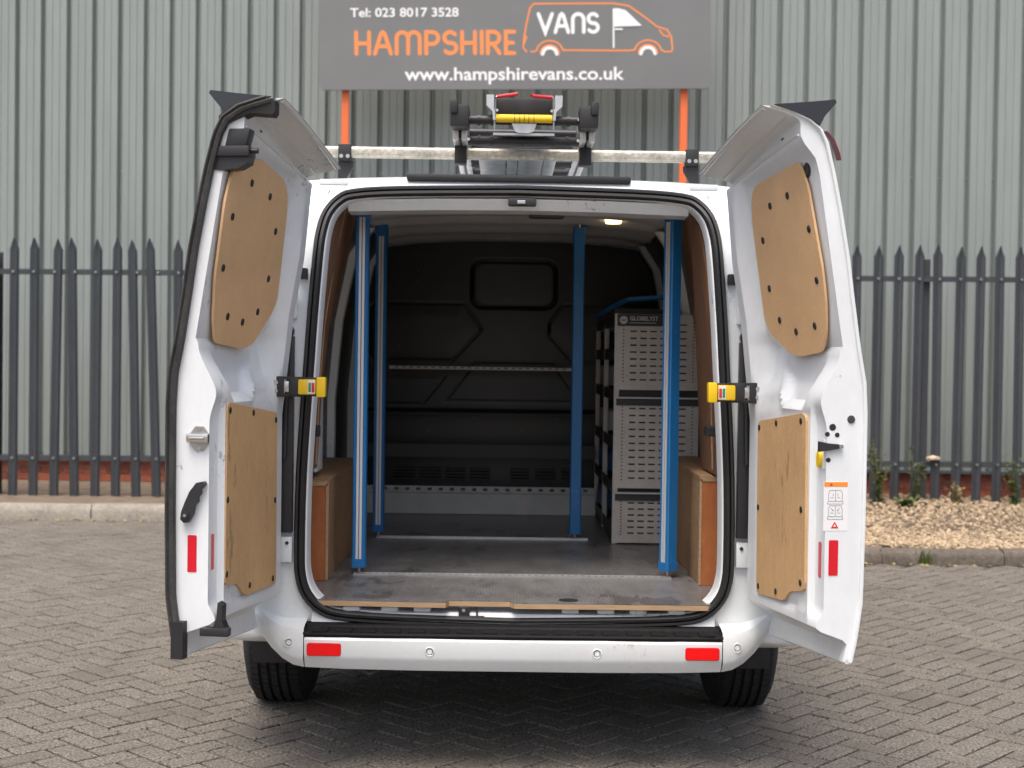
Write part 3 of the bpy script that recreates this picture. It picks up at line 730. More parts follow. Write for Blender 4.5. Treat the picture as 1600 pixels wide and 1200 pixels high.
MB().tube([(-.455, 4.56, .40), (-.455, 4.54, .35), (-.43, 4.535, .335), (-.40, 4.54, .35), (-.40, 4.56, .40)], .010, 8).build('towing_eye', 'black_plastic', van, smooth=60)
un = MB().box(CX-.7, CX+.7, 4.62, 9.3, .40, .44); un.build('underside', 'black_plastic', van)
MB().box(CX-.62, CX+.62, 5.5, 5.6, .30, .38).build('rear_axle', 'black_plastic', van)
# wheels
def wheel(x0, x1, y, name='wheel'):
    xo = x1; w_ = x1-x0; Rr = .34; pr = []
    prof = [(0, .215), (.0, .25), (.012, .30), (.028, .325), (.045, .335)]
    for gx in (.065, .095, .125, .155):
        prof += [(gx-.006, .3385), (gx-.005, .329), (gx+.005, .329), (gx+.006, .3385)]
    prof += [(.175, .335), (.192, .325), (.208, .30), (.22, .25), (.22, .215)]
    n = 64; rings = []
    for a, r in prof:
        xx = x0+a/.22*w_; rings.append([(xx, y+r*math.cos(2*math.pi*k/n), .338+r*math.sin(2*math.pi*k/n)) for k in range(n)])
    wr = MB().loft(rings).build(name, 'tyre', van, smooth=28)
    rim = []
    for a, r in ((.02, .216), (.03, .20), (.10, .19), (.19, .20), (.20, .216)):
        xx = x0+a/.22*w_; rim.append([(xx, y+r*math.cos(2*math.pi*k/32), .338+r*math.sin(2*math.pi*k/32)) for k in range(32)])
    MB().loft(rim).build('rim', 'steel', wr, smooth=40)
    MB().cyl((x0+.08, y, .338), (x0+.12, y, .338), .19, 32).build('wheel_disc', 'rubber', wr)
    tb = MB(); N = 72
    for k in range(N):                                  # tread blocks, slanted
        for a0, a1, ph in ((.071, .089, 0), (.101, .119, .5), (.131, .149, 0), (.032, .059, .25), (.161, .188, .25)):
            t0 = 2*math.pi*(k+ph)/N; t1 = t0+2*math.pi*.72/N; vs = []
            for rr_ in (.333, .3425):
                for aa, tt in ((a0, t0), (a1, t0+.02), (a1, t1+.02), (a0, t1)):
                    r2 = rr_-(.006 if aa < .04 or aa > .18 else 0); vs.append((x0+aa/.22*w_, y+r2*math.cos(tt), .338+r2*math.sin(tt)))
            tb.add(vs, [(4, 5, 6, 7), (0, 1, 5, 4), (1, 2, 6, 5), (2, 3, 7, 6), (3, 0, 4, 7)])
    tb.build('tread_blocks', 'tyre', wr, kind='stuff')
    return wr
for y in (5.55, 8.55):
    wheel(CX-1.045, CX-.785, y); wheel(CX+.785, CX+1.045, y)
for s in (-1, 1):
    for y in (5.55, 8.55):
        mb = MB(); rr = []
        for a in range(-13, 195, 13):
            c, q = y-.43*math.cos(R(a)), .338+.43*math.sin(R(a)); rr.append([(CX+s*.80, c, q), (CX+s*.975, c, q), (CX+s*.975, c-.012*math.cos(R(a)), q+.012*math.sin(R(a))), (CX+s*.80, c-.012*math.cos(R(a)), q+.012*math.sin(R(a)))])
        mb.loft(rr, caps=True).build('wheel_arch_liner', 'black_plastic', van, smooth=40)
        MB().box(*sorted((CX+s*.722, CX+s*.732)), y-.42, y+.42, .40, .78).build('arch_inner_wall', 'black_plastic', van)

# --- rear doors
WD = .675
PZ = [(.50, .024), (.56, .012), (.70, -.004), (.95, -.008), (1.25, -.008), (1.34, -.003), (1.44, .016), (1.585, .038), (1.695, .053), (1.83, .078), (1.93, .099), (2.02, .122), (2.065, .145), (2.095, .19), (2.112, .245), (2.122, .285)]
ZR = [z for z, _ in PZ]
def door_frame(s):
    a = R(7); H = Vector((CX+s*.905, 4.58, 0)); ud = Vector((s*math.sin(a), -math.cos(a), 0)); n = Vector((-s*math.cos(a), -math.sin(a), 0))
    return lambda u, t, z: H+ud*u+n*t+Vector((0, 0, z))
def zmap(u, zn):             # nominal height (free edge) -> height at u: the top falls and the bottom drops toward the hinge
    q = 1-max(0, min(1, u/WD))
    top = -.105*q**1.3*sstep(1.93, 2.12, zn); bot = (.036-.054*q)*(1-sstep(.50, .75, zn)); return zn+top+bot
def t_in(u, z):              # inner pressing
    base = .128 if z < 1.27 else .128+(.070-.128)*sstep(1.27, 1.43, z)
    if z > 1.40: base = max(.070+.16*(z-1.45), 0) if z > 1.43 else base
    p = lerp_tab(PZ, z)
    if z > 1.43: base += .05*(1-u/WD)*sstep(1.43, 1.5, z)-.006
    base = max(base, p+.042)
    th = lerp_tab([(1.2, .128), (1.3, .140), (1.53, .165), (1.72, .198), (2.0, .225)], z)      # deep frame along the hinge side
    if z > 1.2: base = max(base, base+(th-base)*(1-sstep(.075, .125, u)))
    # folded pockets pressed between the two boards
    pk = min((1.405-z)/.07, (z-1.262)/.022, (u-.20-(1.405-z)*.9)/.05, (.585-u-(1.405-z)*.35)/.05)
    base -= .036*max(0, min(1, pk))
    pk = min((1.39-z)/.05, (z-1.235)/.03, (.235+(1.39-z)*.75-u)/.045, (u-.09)/.04)
    base -= .016*max(0, min(1, pk))
    # recesses under the boards so that they sit in the panel
    if .66 < z < 1.24 and .09 < u < .60: base -= .004
    # side channel between board and free-edge box
    base -= .022*sstep(.604, .612, u)*sstep(.62, .68, z)*(1-sstep(1.2, 1.3, z))
    # thin flanges at hinge side, bottom and top
    fl_ = p+.022
    k = sstep(-.004, .012, u)*sstep(.555, .615, z)
    base = fl_+(base-fl_)*k
    if z > 1.97: base = base+(max(p+.03, .20)-base)*sstep(1.97, 2.05, z)
    # bottom ledge groove
    base -= .010*math.exp(-((z-.66)/.012)**2)*sstep(.08, .14, u)*(1-sstep(.48, .52, u))
    return base
us = sorted(set([0, .008, .016, .03, .045, .06, .075, .58, .592, .60, .61, .63, .64, .65, .66, .668, WD]+[.09+.0165*k for k in range(30)]))
zs = sorted(set([.50, .51, .525, .54, .555, .57, .585, .60, .615, .63]+[.645+.0145*k for k in range(93)]+[2.0, 2.02, 2.04, 2.06, 2.075, 2.085, 2.095, 2.105, 2.112, 2.122]))
zs = [z for z in zs if z <= 2.122]
RDOOR = {}
for s in (-1, 1):
    D = door_frame(s)
    nm = 'left' if s < 0 else 'right'
    inner = [[D(u, t_in(u, z), zmap(u, z)) for u in us] for z in zs]
    outer = [[D(u, lerp_tab(PZ, z), zmap(u, z)) for u in us] for z in zs]
    mb = MB(); nu, nz = len(us), len(zs)
    mb.add([p for r in inner for p in r]+[p for r in outer for p in r], [])
    o2 = nu*nz
    for j in range(nz-1):
        for i in range(nu-1):
            a = j*nu+i; mb.f.append([a, a+1, a+nu+1, a+nu]); mb.f.append([o2+a, o2+a+nu, o2+a+nu+1, o2+a+1])
    for j in range(nz-1):
        for i in (0, nu-1): a = j*nu+i; mb.f.append([a, a+nu, o2+a+nu, o2+a])
    for i in range(nu-1):
        for j in (0, nz-1): a = j*nu+i; mb.f.append([a, a+1, o2+a+1, o2+a])
    door = mb.build('rear_door', 'white_inner', van, smooth=32)
    door['label'] = f'open {nm} rear door with brown inner boards'
    RDOOR[s] = door
    # free-edge outer flange
    mb = MB(); mb.loft([[D(WD+a, lerp_tab(PZ, z)+b, zmap(WD, z)) for a, b in ((-.004, -.003), (.010, -.003), (.012, .002), (.010, .006), (-.004, .006))] for z in zs[::2]+[2.122]], caps=True)
    mb.build('door_skin_edge', 'white_paint', door, smooth=50)
    mb = MB(); mb.loft([[D(u, lerp_tab(PZ, .5)+b, zmap(u, .5)+c) for b, c in ((-.003, -.006), (.014, -.006), (.016, 0), (.010, .008), (-.003, .006))] for u in us[::3]+[WD]], caps=True)
    mb.build('door_bottom_hem', 'white_paint', door, smooth=50)
    for zq, rq in ((2.119, .007), (2.098, .004), (2.045, .004)):
        mb = MB(); mb.tube([D(u, t_in(u, zq)+.001, zmap(u, zq)) for u in us[2::3]], rq, 8); mb.build('top_hem', 'white_paint', door, smooth=60)
    # boards
    def up_t(u, z): return .078+.16*(z-1.45)+.05*(1-u/WD)
    if s < 0:
        sc = lambda u: .125+(u-.101)*.535/.613
        UP = [(.696, 1.923), (.559, 1.968), (.475, 1.983), (.224, 1.946), (.172, 1.908), (.149, 1.849), (.101, 1.573), (.134, 1.53), (.271, 1.429), (.354, 1.414), (.608, 1.43), (.651, 1.494), (.693, 1.62), (.714, 1.835)]
        UH = [(.522, 1.906), (.341, 1.884), (.638, 1.796), (.235, 1.786), (.646, 1.647), (.228, 1.637), (.542, 1.509), (.404, 1.496), (.279, 1.531)]
        LO = [(.592, 1.258), (.085, 1.207), (.080, .645), (.41, .661), (.49, .712), (.60, .725)]
        LH = [(.57, 1.233), (.102, 1.184), (.585, .972), (.104, .922), (.588, .754), (.366, .686), (.12, .668), (.345, 1.217)]
    else:
        sc = lambda u: u
        UP = [(.579, 1.982), (.232, 1.953), (.186, 1.918), (.168, 1.839), (.16, 1.531), (.188, 1.49), (.329, 1.424), (.399, 1.414), (.564, 1.428), (.608, 1.483), (.633, 1.575), (.64, 1.667), (.617, 1.907)]
        UH = [(.47, 1.895), (.331, 1.879), (.59, 1.785), (.238, 1.78), (.596, 1.636), (.237, 1.629), (.285, 1.528), (.4, 1.49), (.54, 1.505)]
        LO = [(.114, 1.202), (.54, 1.246), (.57, 1.237), (.585, .728), (.45, .702), (.40, .665), (.128, .642)]
        LH = [(.132, 1.182), (.303, 1.205), (.53, 1.222), (.135, .923), (.545, .961), (.15, .668), (.326, .681), (.55, .745)]
    UPP = [(sc(u), z) for u, z in UP]
    # round the outline a little
    def smooth_poly(P):
        out = []
        for i in range(len(P)):
            a, b, c = Vector(P[i-1]), Vector(P[i]), Vector(P[(i+1) % len(P)])
            la, lc = (a-b).length, (c-b).length; r = min(.022, la*.4, lc*.4)
            p, q = b+(a-b).normalized()*r, b+(c-b).normalized()*r
            out += [tuple(p), tuple((p+q)/4+b/2), tuple(q)]
        return out
    ub = MB().prism(smooth_poly(UPP), lambda a, b, d: D(a, up_t(a, b)+d, b), -.006, .0015).build('upper_board', 'mdf', door)
    lb = MB().prism(smooth_poly(LO), lambda a, b, d: D(a, .128+d, b), -.004, .004).build('lower_board', 'ply_worn', door)
    for u, z in UH:
        u = sc(u); c = D(u, up_t(u, z), z); n = (D(0, 1, -.16)-D(0, 0, 0)).normalized()
        MB().cyl(c+n*.001, c+n*.0045, .0115, 12, .0105).build('board_clip', 'rubber', door)
    for u, z in LH:
        c = D(u, .128, z); n = D(0, 1, 0)-D(0, 0, 0); MB().cyl(c+n*.002, c+n*.0062, .0105, 12, .0095).build('board_clip', 'rubber', door)
    # spoiler half on top of the door
    mb = MB(); rr = []
    for u in (WD+.012, WD-.05, WD*.65, .34):
        k = .35+.65*u/WD; rr.append([D(u, .285-(.285-t)*k, zmap(min(u, WD), 2.122)+dz*k) for t, dz in ((.280, .003), (.18, .013), (.106, .022), (.101, .014), (.135, -.026), (.148, -.052), (.186, -.029), (.242, -.011))])
    mb.loft(rr, caps=True).build('spoiler', 'spoiler_black', door, smooth=25)
    # door check / hinge clamp
    hx = lambda x, s=s: CX+s*x
    def hb(name, m, x0, x1, y0, y1, z0, z1, c=.003):
        a, b = sorted((hx(x0), hx(x1))); return MB().cbox(a, b, y0, y1, z0, z1, c).build(name, m, door, smooth=40)
    hz = 1.293
    hb('hinge_bracket', 'black_plastic', .763, .802, 4.470, 4.478, hz-.034, hz+.034)
    for q in (-.014, .014):
        MB().cyl((hx(.789), 4.472, hz+q), (hx(.789), 4.464, hz+q), .0075, 12).build('hinge_bolt', 'chrome', door, smooth=40)
    hb('hinge_plate', 'chrome', .742, .768, 4.474, 4.486, hz-.018, hz+.018)
    hb('hinge_arm', 'black_plastic', .712, .748, 4.468, 4.50, hz-.030, hz+.030, .006)
    hb('hinge_arm_bar', 'black_plastic', .70, .78, 4.474, 4.490, hz+.024, hz+.033)
    hb('hinge_arm_bar', 'black_plastic', .70, .78, 4.474, 4.490, hz-.033, hz-.024)
    hb('clamp_core', 'rubber', .645, .72, 4.478, 4.505, hz-.031, hz+.031)
    y1 = hb('clamp_lever', 'yellow', .657, .716, 4.462, 4.484, hz-.025, hz+.025, .006)
    y2 = hb('clamp_grip', 'yellow', .625, .655, 4.452, 4.49, hz-.033, hz+.033, .006)
    hb('clamp_label', 'label_white', .660, .684, 4.4605, 4.463, hz-.022, hz+.022, .0005)
    hb('label_red_mark', 'label_red', .6615, .6705, 4.4592, 4.461, hz-.017, hz+.014, .0004)
    hb('label_green_mark', 'label_green', .673, .681, 4.4592, 4.461, hz-.016, hz+.014, .0004)
# left door fittings (end face: u = WD, across t, up z)
D = door_frame(-1); dl = RDOOR[-1]
E = lambda t, z, d=0: D(WD+d, t, z)
def epoly(name, m, poly, d0, d1, door=dl, DD=E, smooth=None): return MB().prism(poly, lambda a, b, d: DD(a, b, d), d0, d1).build(name, m, door, smooth=smooth)
mb = MB(); zz = [.505+.02*k for k in range(80)]+[2.095, 2.103, 2.110, 2.115, 2.118]
def gk(z, a):
    b = lerp_tab(PZ, z); k = sstep(1.98, 2.10, z); return D(WD+.004+a[0], b+a[1]*(1-.2*k), zmap(WD, z)+a[2]*k)
mb.loft([[gk(z, a) for a in ((0, -.009, .006), (.016, -.009, .008), (.020, -.004, .004), (.013, .001, 0), (.020, .008, -.004), (.016, .016, -.010), (0, .018, -.012))] for z in zz if z <= 2.118], caps=True).build('edge_gasket', 'rubber_worn', dl, smooth=50)
MB().loft([[D(WD+.006+a, lerp_tab(PZ, .52)+b, z) for a, b in ((-.012, -.012), (.018, -.014), (.02, .022), (-.01, .026))] for z in (.525, .532, .62, .632)], caps=True).build('gasket_end', 'rubber', dl, smooth=40)
MB().loft([[D(WD+a, t, z) for a, z in ((-.03, z0), (.012, z0+.004), (.016, z1), (-.03, z1))] for t, z0, z1 in ((.13, 2.03, 2.07), (.17, 2.055, 2.10), (.22, 2.075, 2.115), (.285, 2.07, 2.118), (.292, 2.08, 2.112))], caps=True).build('gasket_flap', 'rubber', dl, smooth=40)
oct_ = [(.078+.030*math.cos(R(22.5+45*k)), 1.155+.038*math.sin(R(22.5+45*k))) for k in range(8)]
epoly('latch_plate', 'steel', oct_, 0, .004)
MB().cbox(0, .066, 0, .02, 0, .026, .006).xf(lambda v: E(.044+v.x, 1.144+v.z, .003+v.y)).build('latch_bar', 'chrome', dl, smooth=40)
MB().cbox(0, .044, 0, .006, 0, .007, .002).xf(lambda v: E(.054+v.x, 1.153+v.z, .0225+v.y)).build('latch_slot', 'steel', dl)
for z in (1.127, 1.183): MB().cyl(E(.078, z, .003), E(.078, z, .007), .006, 12).build('latch_screw', 'chrome', dl, smooth=40)
hp = [(.040, .915), (.052, .916), (.066, .94), (.069, .962), (.080, .976), (.079, .988), (.088, .999), (.087, 1.010), (.102, 1.027), (.097, 1.034), (.076, 1.030), (.056, 1.004), (.042, .972), (.032, .945), (.030, .925)]
epoly('door_release_handle', 'black_plastic', hp, 0, .022, smooth=30).name = 'release_handle'
MB().cyl(E(.045, .937, .022), E(.045, .937, .027), .011, 14).build('handle_boss', 'rubber', dl, smooth=40)
MB().cyl(E(.045, .937, .027), E(.045, .937, .029), .0045, 10).build('handle_screw', 'chrome', dl)
epoly('edge_reflector', 'red_tape', rrect(.045, .072, .772, .878, .003, 2), 0, .0012)
for sg, a0, a1 in ((-1, .628, .650), (1, .628, .650)):
    DD = door_frame(sg); MB().prism(rrect(a0, a1, .775, .878, .003, 2), lambda a, b, d: DD(a, t_in(a, b)+d, b), .0006, .0014).build('channel_reflector', 'red_tape', RDOOR[sg])
br = MB(); br.cbox(0, .085, 0, .03, 0, .024, .004).xf(lambda v: E(.088+v.x, .592+v.z, -.012+v.y)); br.build('bottom_catch', 'black_plastic', dl, smooth=40)
epoly('bottom_catch_arm', 'black_plastic', [(.118, .605), (.165, .605), (.150, .635), (.152, .68), (.138, .688), (.134, .64)], -.03, .008)
tl = MB(); tl.cbox(0, .062, 0, .05, 0, .052, .005).xf(lambda v: E(.150+v.x+(v.z-.026)*.25, 1.985+v.z, -.045+v.y)); tl.build('top_latch', 'black_plastic', dl, smooth=40)
tl = MB(); tl.cbox(0, .10, 0, .07, 0, .030, .005).xf(lambda v: E(.118+v.x, 1.957+v.z, -.055+v.y)); tl.build('top_latch_base', 'black_plastic', dl, smooth=40)
epoly('top_latch_cover', 'black_plastic', [(.108, 1.958), (.215, 1.958), (.212, 1.94), (.185, 1.925), (.135, 1.918), (.104, 1.922)], -.05, .004)
MB().cyl(E(.215, 1.975, -.01), E(.238, 1.975, -.01), .008, 10).build('latch_pin', 'black_plastic', dl, smooth=40)
# right door fittings
D2 = door_frame(1); dr = RDOOR[1]
E2 = lambda t, z, d=0: D2(WD+d, t, z)
e2 = lambda n, m, p, a, b, **k: epoly(n, m, p, a, b, dr, E2, **k)
e2('latch_lever', 'black_plastic', [(.132, 1.142), (.132, 1.172), (.100, 1.166), (.074, 1.164), (.066, 1.158), (.074, 1.151), (.100, 1.146)], 0, .012)
e2('lever_tip', 'chrome', rrect(.060, .073, 1.152, 1.163, .003, 2), .002, .014)
for t, z, r in ((.089, 1.212, .010), (.104, 1.192, .007), (.075, 1.190, .007), (.100, 1.118, .007)):
    MB().cyl(E2(t, z, -.002), E2(t, z, .0008), r, 14).build('fixing_hole', 'rubber', dr)
MB().cyl(E2(.034, 1.235, -.002), E2(.034, 1.235, .004), .0125, 18, .0105).build('rubber_plug', 'rubber_worn', dr, smooth=40)
MB().prism(rrect(.616, .665, 1.09, 1.175, .004, 2), lambda a, b, d: D2(a, t_in(a, b)+d, b), .001, .004).build('lock_housing', 'white_inner', dr)
MB().prism([(.642+.014*math.cos(R(30*k)), 1.118+.024*math.sin(R(30*k))) for k in range(12)], lambda a, b, d: D2(a, t_in(a, b)+d, b), .004, .014).build('lock_button', 'yellow', dr, smooth=40)
e2('edge_reflector', 'red_tape', rrect(.066, .094, .786, .888, .003, 2), 0, .0012)
lbp = e2('warning_label', 'label_white', rrect(.040, .112, .915, 1.056, .002, 2), 0, .0008)
e2('label_header', 'label_orange', rrect(.041, .111, 1.042, 1.055, .001, 2), .0009, .0014)
tri = lambda cx_, cz, h: [(cx_+h*.58, cz-h*.4), (cx_, cz+h*.6), (cx_-h*.58, cz-h*.4)]
e2('label_triangle', 'label_red', tri(.090, 1.048, .008), .0015, .0019)
e2('label_triangle', 'label_red', tri(.078, .930, .020), .0009, .0014)
e2('label_triangle_core', 'label_white', tri(.078, .930, .007), .0015, .0019)
def lab_line(pts, w=.0012):
    mb = MB()
    for k, (a, b) in enumerate(zip(pts, pts[1:])):
        a_, b_ = Vector(a), Vector(b); d_ = (b_-a_).normalized(); n_ = Vector((-d_.y, d_.x))*w*.5; z = .0012+.0001*k
        mb.add([E2(*(a_-n_), z), E2(*(b_-n_), z), E2(*(b_+n_), z), E2(*(a_+n_), z)], [(0, 1, 2, 3)])
    return mb
for zc, opened in ((1.012, False), (.968, True)):
    for pts in ([(.094, zc+.019), (.060, zc+.019), (.056, zc+.008), (.057, zc-.012), (.097, zc-.012), (.098, zc+.008), (.094, zc+.019)], [(.077, zc+.019), (.077, zc-.012)],
                [(.099, zc-.012), (.100, zc-.020), (.054, zc-.020), (.055, zc-.012)], [(.092, zc-.002), (.082, zc-.002)], [(.072, zc-.002), (.062, zc-.002)],
                ([(.090, zc+.012), (.082, zc+.005), (.088, zc+.004)] if opened else [(.084, zc+.01), (.084, zc+.002)]), ([(.064, zc+.012), (.072, zc+.005), (.066, zc+.004)] if opened else [(.070, zc+.01), (.070, zc+.002)])):
        lab_line(pts).build('label_drawing', 'label_ink', dr)
MB().cyl(D2(.60, t_in(.60, 1.955)-.004, 1.955), D2(.60, t_in(.60, 1.955)+.006, 1.955), .021, 18).build('top_plug', 'rubber', dr, smooth=40)
MB().loft([[D2(WD-.01+a, t, z) for a, t in ((0, t0), (.012, t0), (.012, t0+.012), (0, t0+.012))] for t0, z in ((.120, 2.055), (.098, 2.03), (.083, 1.995), (.078, 1.975))], caps=True).build('brake_lamp_end', 'lamp_dark_red', dr, smooth=40)
for sg in (-1, 1):                                      # slots in the top flange
    DD = door_frame(sg)
    for u in (.52,):
        MB().prism(rrect(u-.010, u+.010, 2.064, 2.070, .003, 2), lambda a, b, d: DD(a, t_in(a, b)+d, zmap(a, b)), .0008, .002).build('flange_slot', 'rubber', RDOOR[sg])

# ================================================================== LOAD POSTS
def load_post(x, y, z1, rz, label):
    t = root('load_post', (x, y, .58), label, 'post', 'blue load posts in the van')
    z0 = .605; w = .025
    def P(a, b, z): q = R(rz); return (x+a*math.cos(q)-b*math.sin(q), y+a*math.sin(q)+b*math.cos(q), z)
    sec = [(-w, -w+.004), (-w+.004, -w), (-.0125, -w), (-.0125, -w+.006), (.0125, -w+.006), (.0125, -w), (w-.004, -w), (w, -w+.004), (w, w-.004), (w-.004, w), (-w+.004, w), (-w, w-.004)]
    MB().loft([[P(a, b, z) for a, b in sec] for z in (z0, z1)], caps=True).build('column', 'blue', t)
    for q in (-.0063, .0063):
        MB().loft([[P(q+a, b, z) for a, b in ((-.0045, -w+.0062), (-.0045, -w-.0005), (.0045, -w-.0005), (.0045, -w+.0062))] for z in (z0+.03, z1-.05)], caps=True).build('silver_strip', 'silver', t)
    for za, zb in ((z0-.002, z0+.03), (z1-.045, z1+.004)):
        k = 1.1; MB().loft([[P(a*k, b*k, z) for a, b in ((-w, -w+.005), (-w+.005, -w), (w-.005, -w), (w, -w+.005), (w, w-.005), (w-.005, w), (-w+.005, w), (-w, w-.005))] for z in (za, zb)], caps=True).build('end_cap', 'blue_dark', t)
    MB().cyl((x, y, .5805), (x, y, z0), .007, 10).build('foot_pin', 'steel', t, smooth=40)
    MB().cyl((x, y, z1), (x, y, z1+.03), .007, 10).build('top_pin', 'steel', t, smooth=40)
load_post(-.531, 5.135, 1.965, 0, 'blue load post with silver strips beside the left plywood box')
load_post(-.553, 6.18, 1.985, 0, 'blue load post deeper in the van on the left, behind another')
load_post(.634, 5.14, 1.965, -54, 'wide blue load post nearest the camera in front of the racking')
load_post(.338, 6.18, 1.985, 180, 'plain blue load post without silver strips, left of the racking')

# ================================================================== RACKING (right) AND BULKHEAD SHELVING
rk = root('racking_unit', (.69, 6.5, .576), 'grey perforated metal racking unit standing on the right of the van', 'racking')
def perforated(name, x0, x1, z0, z1, y, cols, rows, hw, hh, m, parent, mx=.05, mz=.03, th=.0015, dots=True):
    xb = [x0]; zb = [z0]
    px_ = (x1-x0-2*mx)/cols; pz_ = (z1-z0-2*mz)/rows
    for c in range(cols): cc = x0+mx+px_*(c+.5); xb += [cc-hw/2, cc+hw/2]
    for r in range(rows): cc = z0+mz+pz_*(r+.5); zb += [cc-hh/2, cc+hh/2]
    xb.append(x1); zb.append(z1); mb = MB(); nx = len(xb)
    mb.v = [Vector((xx, y, zz)) for zz in zb for xx in xb]
    for j in range(len(zb)-1):
        for i in range(nx-1):
            if i % 2 == 1 and j % 2 == 1: continue
            a = j*nx+i; mb.f.append([a, a+1, a+nx+1, a+nx])
    o = mb.build(name, m, parent)
    if dots:
        d = MB()
        for r in range(rows*2):
            zz = z0+mz+pz_*(r+.5)/2
            for xx in (x0+.028, x1-.028): d.cyl((xx, y-.0012, zz), (xx, y+.0005, zz), .0035, 6)
        d.build('punched_dots', 'rack_dark', o, kind='stuff')
    return o
RX0, RX1, RY = .506, .872, 6.05
perforated('perforated_panel', RX0, RX1, .582, .803, RY, 6, 6, .029, .0065, 'rack_grey', rk)
perforated('perforated_panel', RX0, RX1, .825, 1.225, RY, 6, 11, .029, .0065, 'rack_grey', rk)
perforated('perforated_panel', RX0, RX1, 1.262, 1.598, RY, 6, 9, .029, .0065, 'rack_grey', rk)
for z in (.803, 1.225):
    MB().cbox(RX0-.003, RX1+.002, RY-.03, RY-.002, z-.001, z+.006, .001).build('shelf_lip', 'rack_white', rk)
    MB().box(RX0, RX1, RY-.012, RY-.003, z-.032, z-.002).build('shelf_face', 'rack_dark', rk)
MB().box(RX0, RX0+.22, RY-.006, RY-.002, 1.545, 1.597).build('name_plate', 'rack_dark', rk)
cu = bpy.data.curves.new('plate_text', 'FONT'); cu.body = 'GLOBELYST'; cu.size = 1; cu.offset = .02; cu.resolution_u = 2
to = bpy.data.objects.new('tmp', cu); COL.objects.link(to)
me = bpy.data.meshes.new_from_object(to.evaluated_get(bpy.context.evaluated_depsgraph_get())); bpy.data.objects.remove(to)
xs = [v.co.x for v in me.vertices]; k = .125/(max(xs)-min(xs)); mb = MB()
mb.add([(RX0+.055+(v.co.x-min(xs))*k, RY-.0068, 1.570+v.co.y*.026) for v in me.vertices], [list(p.vertices) for p in me.polygons]); mb.build('plate_lettering', 'rack_white', rk)
MB().box(RX0+.053, RX0+.17, RY-.0068, RY-.0064, 1.558, 1.5605).build('plate_line', 'rack_grey', rk)
MB().cyl((RX0+.027, RY-.0062, 1.571), (RX0+.027, RY-.0068, 1.571), .018, 18).build('plate_badge', 'rack_grey', rk)
MB().box(RX0+.016, RX0+.038, RY-.0074, RY-.0069, 1.569, 1.573).build('badge_mark', 'rack_dark', rk)
ib = MB().box(RX0+.004, RX1-.002, RY+.02, 7.25, .585, 1.585); 
MB().box(RX0+.012, RX1-.002, RY+.03, RY+.035, .585, 1.585).build('back_sheet', 'rack_dark', rk)
MB().box(RX1, RX1+.012, RY-.01, 7.25, .58, 1.62).build('outer_side', 'rack_dark', rk)
# open shelves facing the aisle
for y in (6.055, 6.66, 7.24):
    MB().box(RX0-.010, RX0+.012, y+.001, y+.026, .577, 1.60 if y < 6.1 else 1.56).build('upright', 'rack_grey', rk)
for z in (.60, .80, 1.0, 1.22, 1.40, 1.55):
    MB().box(RX0-.004, RX1-.006, 6.09, 7.24, z-.006, z).build('shelf', 'rack_grey', rk)
    MB().box(RX0-.009, RX0-.0045, 6.085, 7.24, z-.006, z+.045).build('shelf_edge', 'rack_dark', rk)
for z, y0 in ((.86, 6.75), (1.06, 6.7), (1.28, 6.74), (.66, 6.8)):
    MB().cbox(RX0+.004, RX1-.03, y0, y0+.38, z-.015, z+.085, .008).build('storage_bin', 'rack_white' if z > .9 else 'blue_dark', rk)
MB().tube([(RX0-.06, 6.5, 1.60), (RX0+.0, 6.3, 1.64), (RX0+.06, 6.2, 1.668), (RX0+.26, 6.2, 1.685), (RX0+.33, 6.2, 1.68)], .011, 8).build('blue_guard_rail', 'blue_dark', rk, smooth=50)
MB().box(RX0, RX1, 6.21, 6.215, 1.60, 1.628).build('guard_panel', 'rack_dark', rk)
MB().cbox(RX1+.005, RX1+.05, RY-.03, RY+.02, 1.255, 1.268, .003).build('shelf_latch', 'rubber', rk)

sh = root('bulkhead_shelving', (-.09, 7.2, .576), 'low shelving across the bulkhead with a white perforated lip', 'shelving')
def lip(x0, x1, y, z, n, hgt, m, hole=.022):
    perforated('perforated_lip', x0, x1, z, z+hgt, y, n, 1, hole, hgt*.42, m, sh, .02, .004, dots=False)
    MB().box(x0, x1, y+.0015, y+.30 if y < 7 else 7.31, z-.004, z-.001).build('shelf', m, sh)
lip(-.77, .49, 7.12, .690, 21, .032, 'rack_white')
lip(-.59, .36, 7.10, 1.335, 24, .012, 'rack_grey', .018)
MB().box(-.76, .495, 7.122, 7.127, .577, .684).build('front_panel', 'rack_white', sh)
for x in (-.64, .12): MB().box(x-.018, x+.018, 7.1185, 7.1215, .577, .684).build('panel_joint', 'rack_grey', sh)
MB().box(-.70, .49, 7.13, 7.135, .872, .94).build('middle_face', 'rack_dark', sh)
MB().box(-.70, .49, 7.12, 7.30, 1.10, 1.104).build('upper_shelf', 'rack_dark', sh)
for x0, x1 in ((-.58, -.46), (-.44, -.32), (-.30, -.19), (-.17, -.06), (.05, .15), (.18, .29), (.32, .43)):
    for z in (.745, .762, .779, .796):
        MB().box(x0, x1, 7.27, 7.31, z, z+.005).build('louvre', 'rack_dark', sh)

